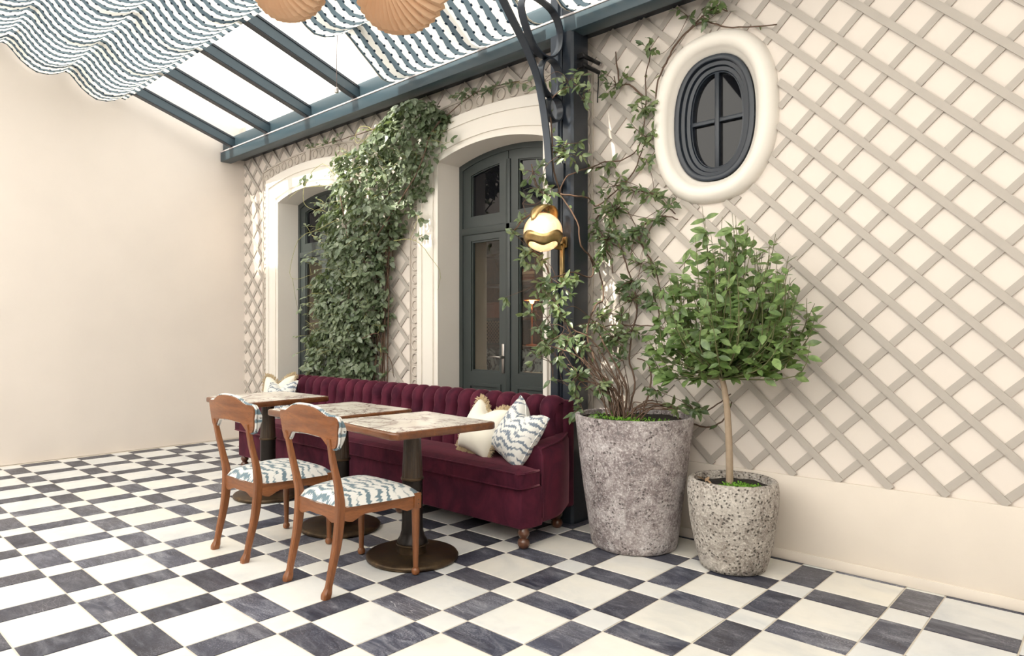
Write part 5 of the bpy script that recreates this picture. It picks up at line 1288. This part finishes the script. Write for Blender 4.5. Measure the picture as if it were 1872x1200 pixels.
# ================================================================ THINGS SEEN THROUGH THE DOOR
bc = thing('bar_counter', 'counter faced with black and white marble inside the glazed door', 'counter', (-4.4, 5.35, 0))
boxo('carcass', (-0.78, 0.98, -0.20, 0.22, 0.0, 1.055), 'shelfwood', bc)
for k in range(4): boxo('marble_slab', (-0.80 + 0.45 * k, -0.355 + 0.45 * k, -0.235, -0.20, 0.80, 1.06), 'counter', bc, 0.003)
boxo('counter_top', (-0.82, 1.02, -0.25, 0.24, 1.06, 1.09), 'shelfwood', bc, 0.004)
boxo('plinth_board', (-0.80, 1.0, -0.225, -0.20, 0.74, 0.80), 'chair_wood_x', bc)
cp = thing('cane_screen', 'woven cane panel standing on the bar counter', 'screen', (-4.72, 5.28, 1.09))
rect_frame('frame', -0.26, 0.26, 0, 0.27, -0.235, 0.235, 0.02, 0.25, -0.012, 0.012, 'shelfwood', cp)
boxo('cane', (-0.236, 0.236, -0.003, 0.003, 0.018, 0.252), 'cane', cp)
cushion('brown suede cushion lying on the bar counter', (-4.02, 5.44, 1.21), lean(R(40), R(-10), R(-12)), 0.40, 'leather', None, th=0.10, chop=0.02, seed=9)
sh = thing('wall_shelf_unit', 'dark wooden shelf unit at the back of the room', 'shelf unit', (-4.4, 6.0, 0))
boxo('back_panel', (-1.1, 1.3, 0.17, 0.2, 0, 2.4), 'inside', sh)
for x in (-1.1, -0.3, 0.5, 1.27): boxo('upright', (x, x + 0.03, -0.18, 0.17, 0, 2.4), 'shelfwood', sh)
for z in (0.45, 0.9, 1.36, 1.75, 2.1): boxo('shelf_board', (-1.07, 1.27, -0.18, 0.17, z, z + 0.028), 'shelfwood', sh)
pb = thing('storage_box', 'terracotta coloured box on the shelf behind the door', 'box', (-5.36, 5.9, 1.39))
boxo('body', (-0.09, 0.07, -0.08, 0.08, 0, 0.15), 'boxwood', pb, 0.004); boxo('lid', (-0.096, 0.076, -0.086, 0.086, 0.15, 0.18), 'boxwood', pb, 0.003)
for k in range(5):
    o = boxo('book', (-0.14, 0.13 + 0.01 * (k % 3), -0.09, 0.09, 0, 0.03), ('beige', 'boxwood', 'leather')[k % 3], None, 0.002, loc=(-4.9 + 0.02 * (k % 2), 5.95, 1.779 + 0.031 * k)); tag(o, '%s book, %s of the pile on the dark shelf' % (('beige', 'terracotta', 'brown')[k % 3], ('bottom one', 'second', 'middle one', 'fourth', 'topmost')[k]), 'book', 'books piled on the shelf')
cl = thing('copper_lamp', 'copper table lamp glowing on the counter behind the door', 'lamp', (-4.33, 5.32, 1.09))
lathe('foot', [(0, 0), (0.06, 0), (0.06, 0.012), (0.012, 0.02), (0.008, 0.42)], 'copper', cl, None, 24)
lathe('shade', [(0.015, 0.56), (0.045, 0.545), (0.075, 0.51), (0.085, 0.46), (0.08, 0.455), (0.07, 0.50), (0.04, 0.535)], 'copper', cl, None, 24)
lathe('bulb', [(0, 0.42), (0.018, 0.425), (0.024, 0.445), (0.016, 0.468), (0, 0.475)], 'bulb', cl, None, 12)
pl2 = bpy.data.lights.new('copper_lamp_light', 'POINT'); pl2.energy = 11.0; pl2.color = (1.0, 0.62, 0.32); pl2.shadow_soft_size = 0.03
po2 = bpy.data.objects.new('copper_lamp_light', pl2); COL.objects.link(po2); po2.parent = cl; po2.location = (0, 0, 0.40)
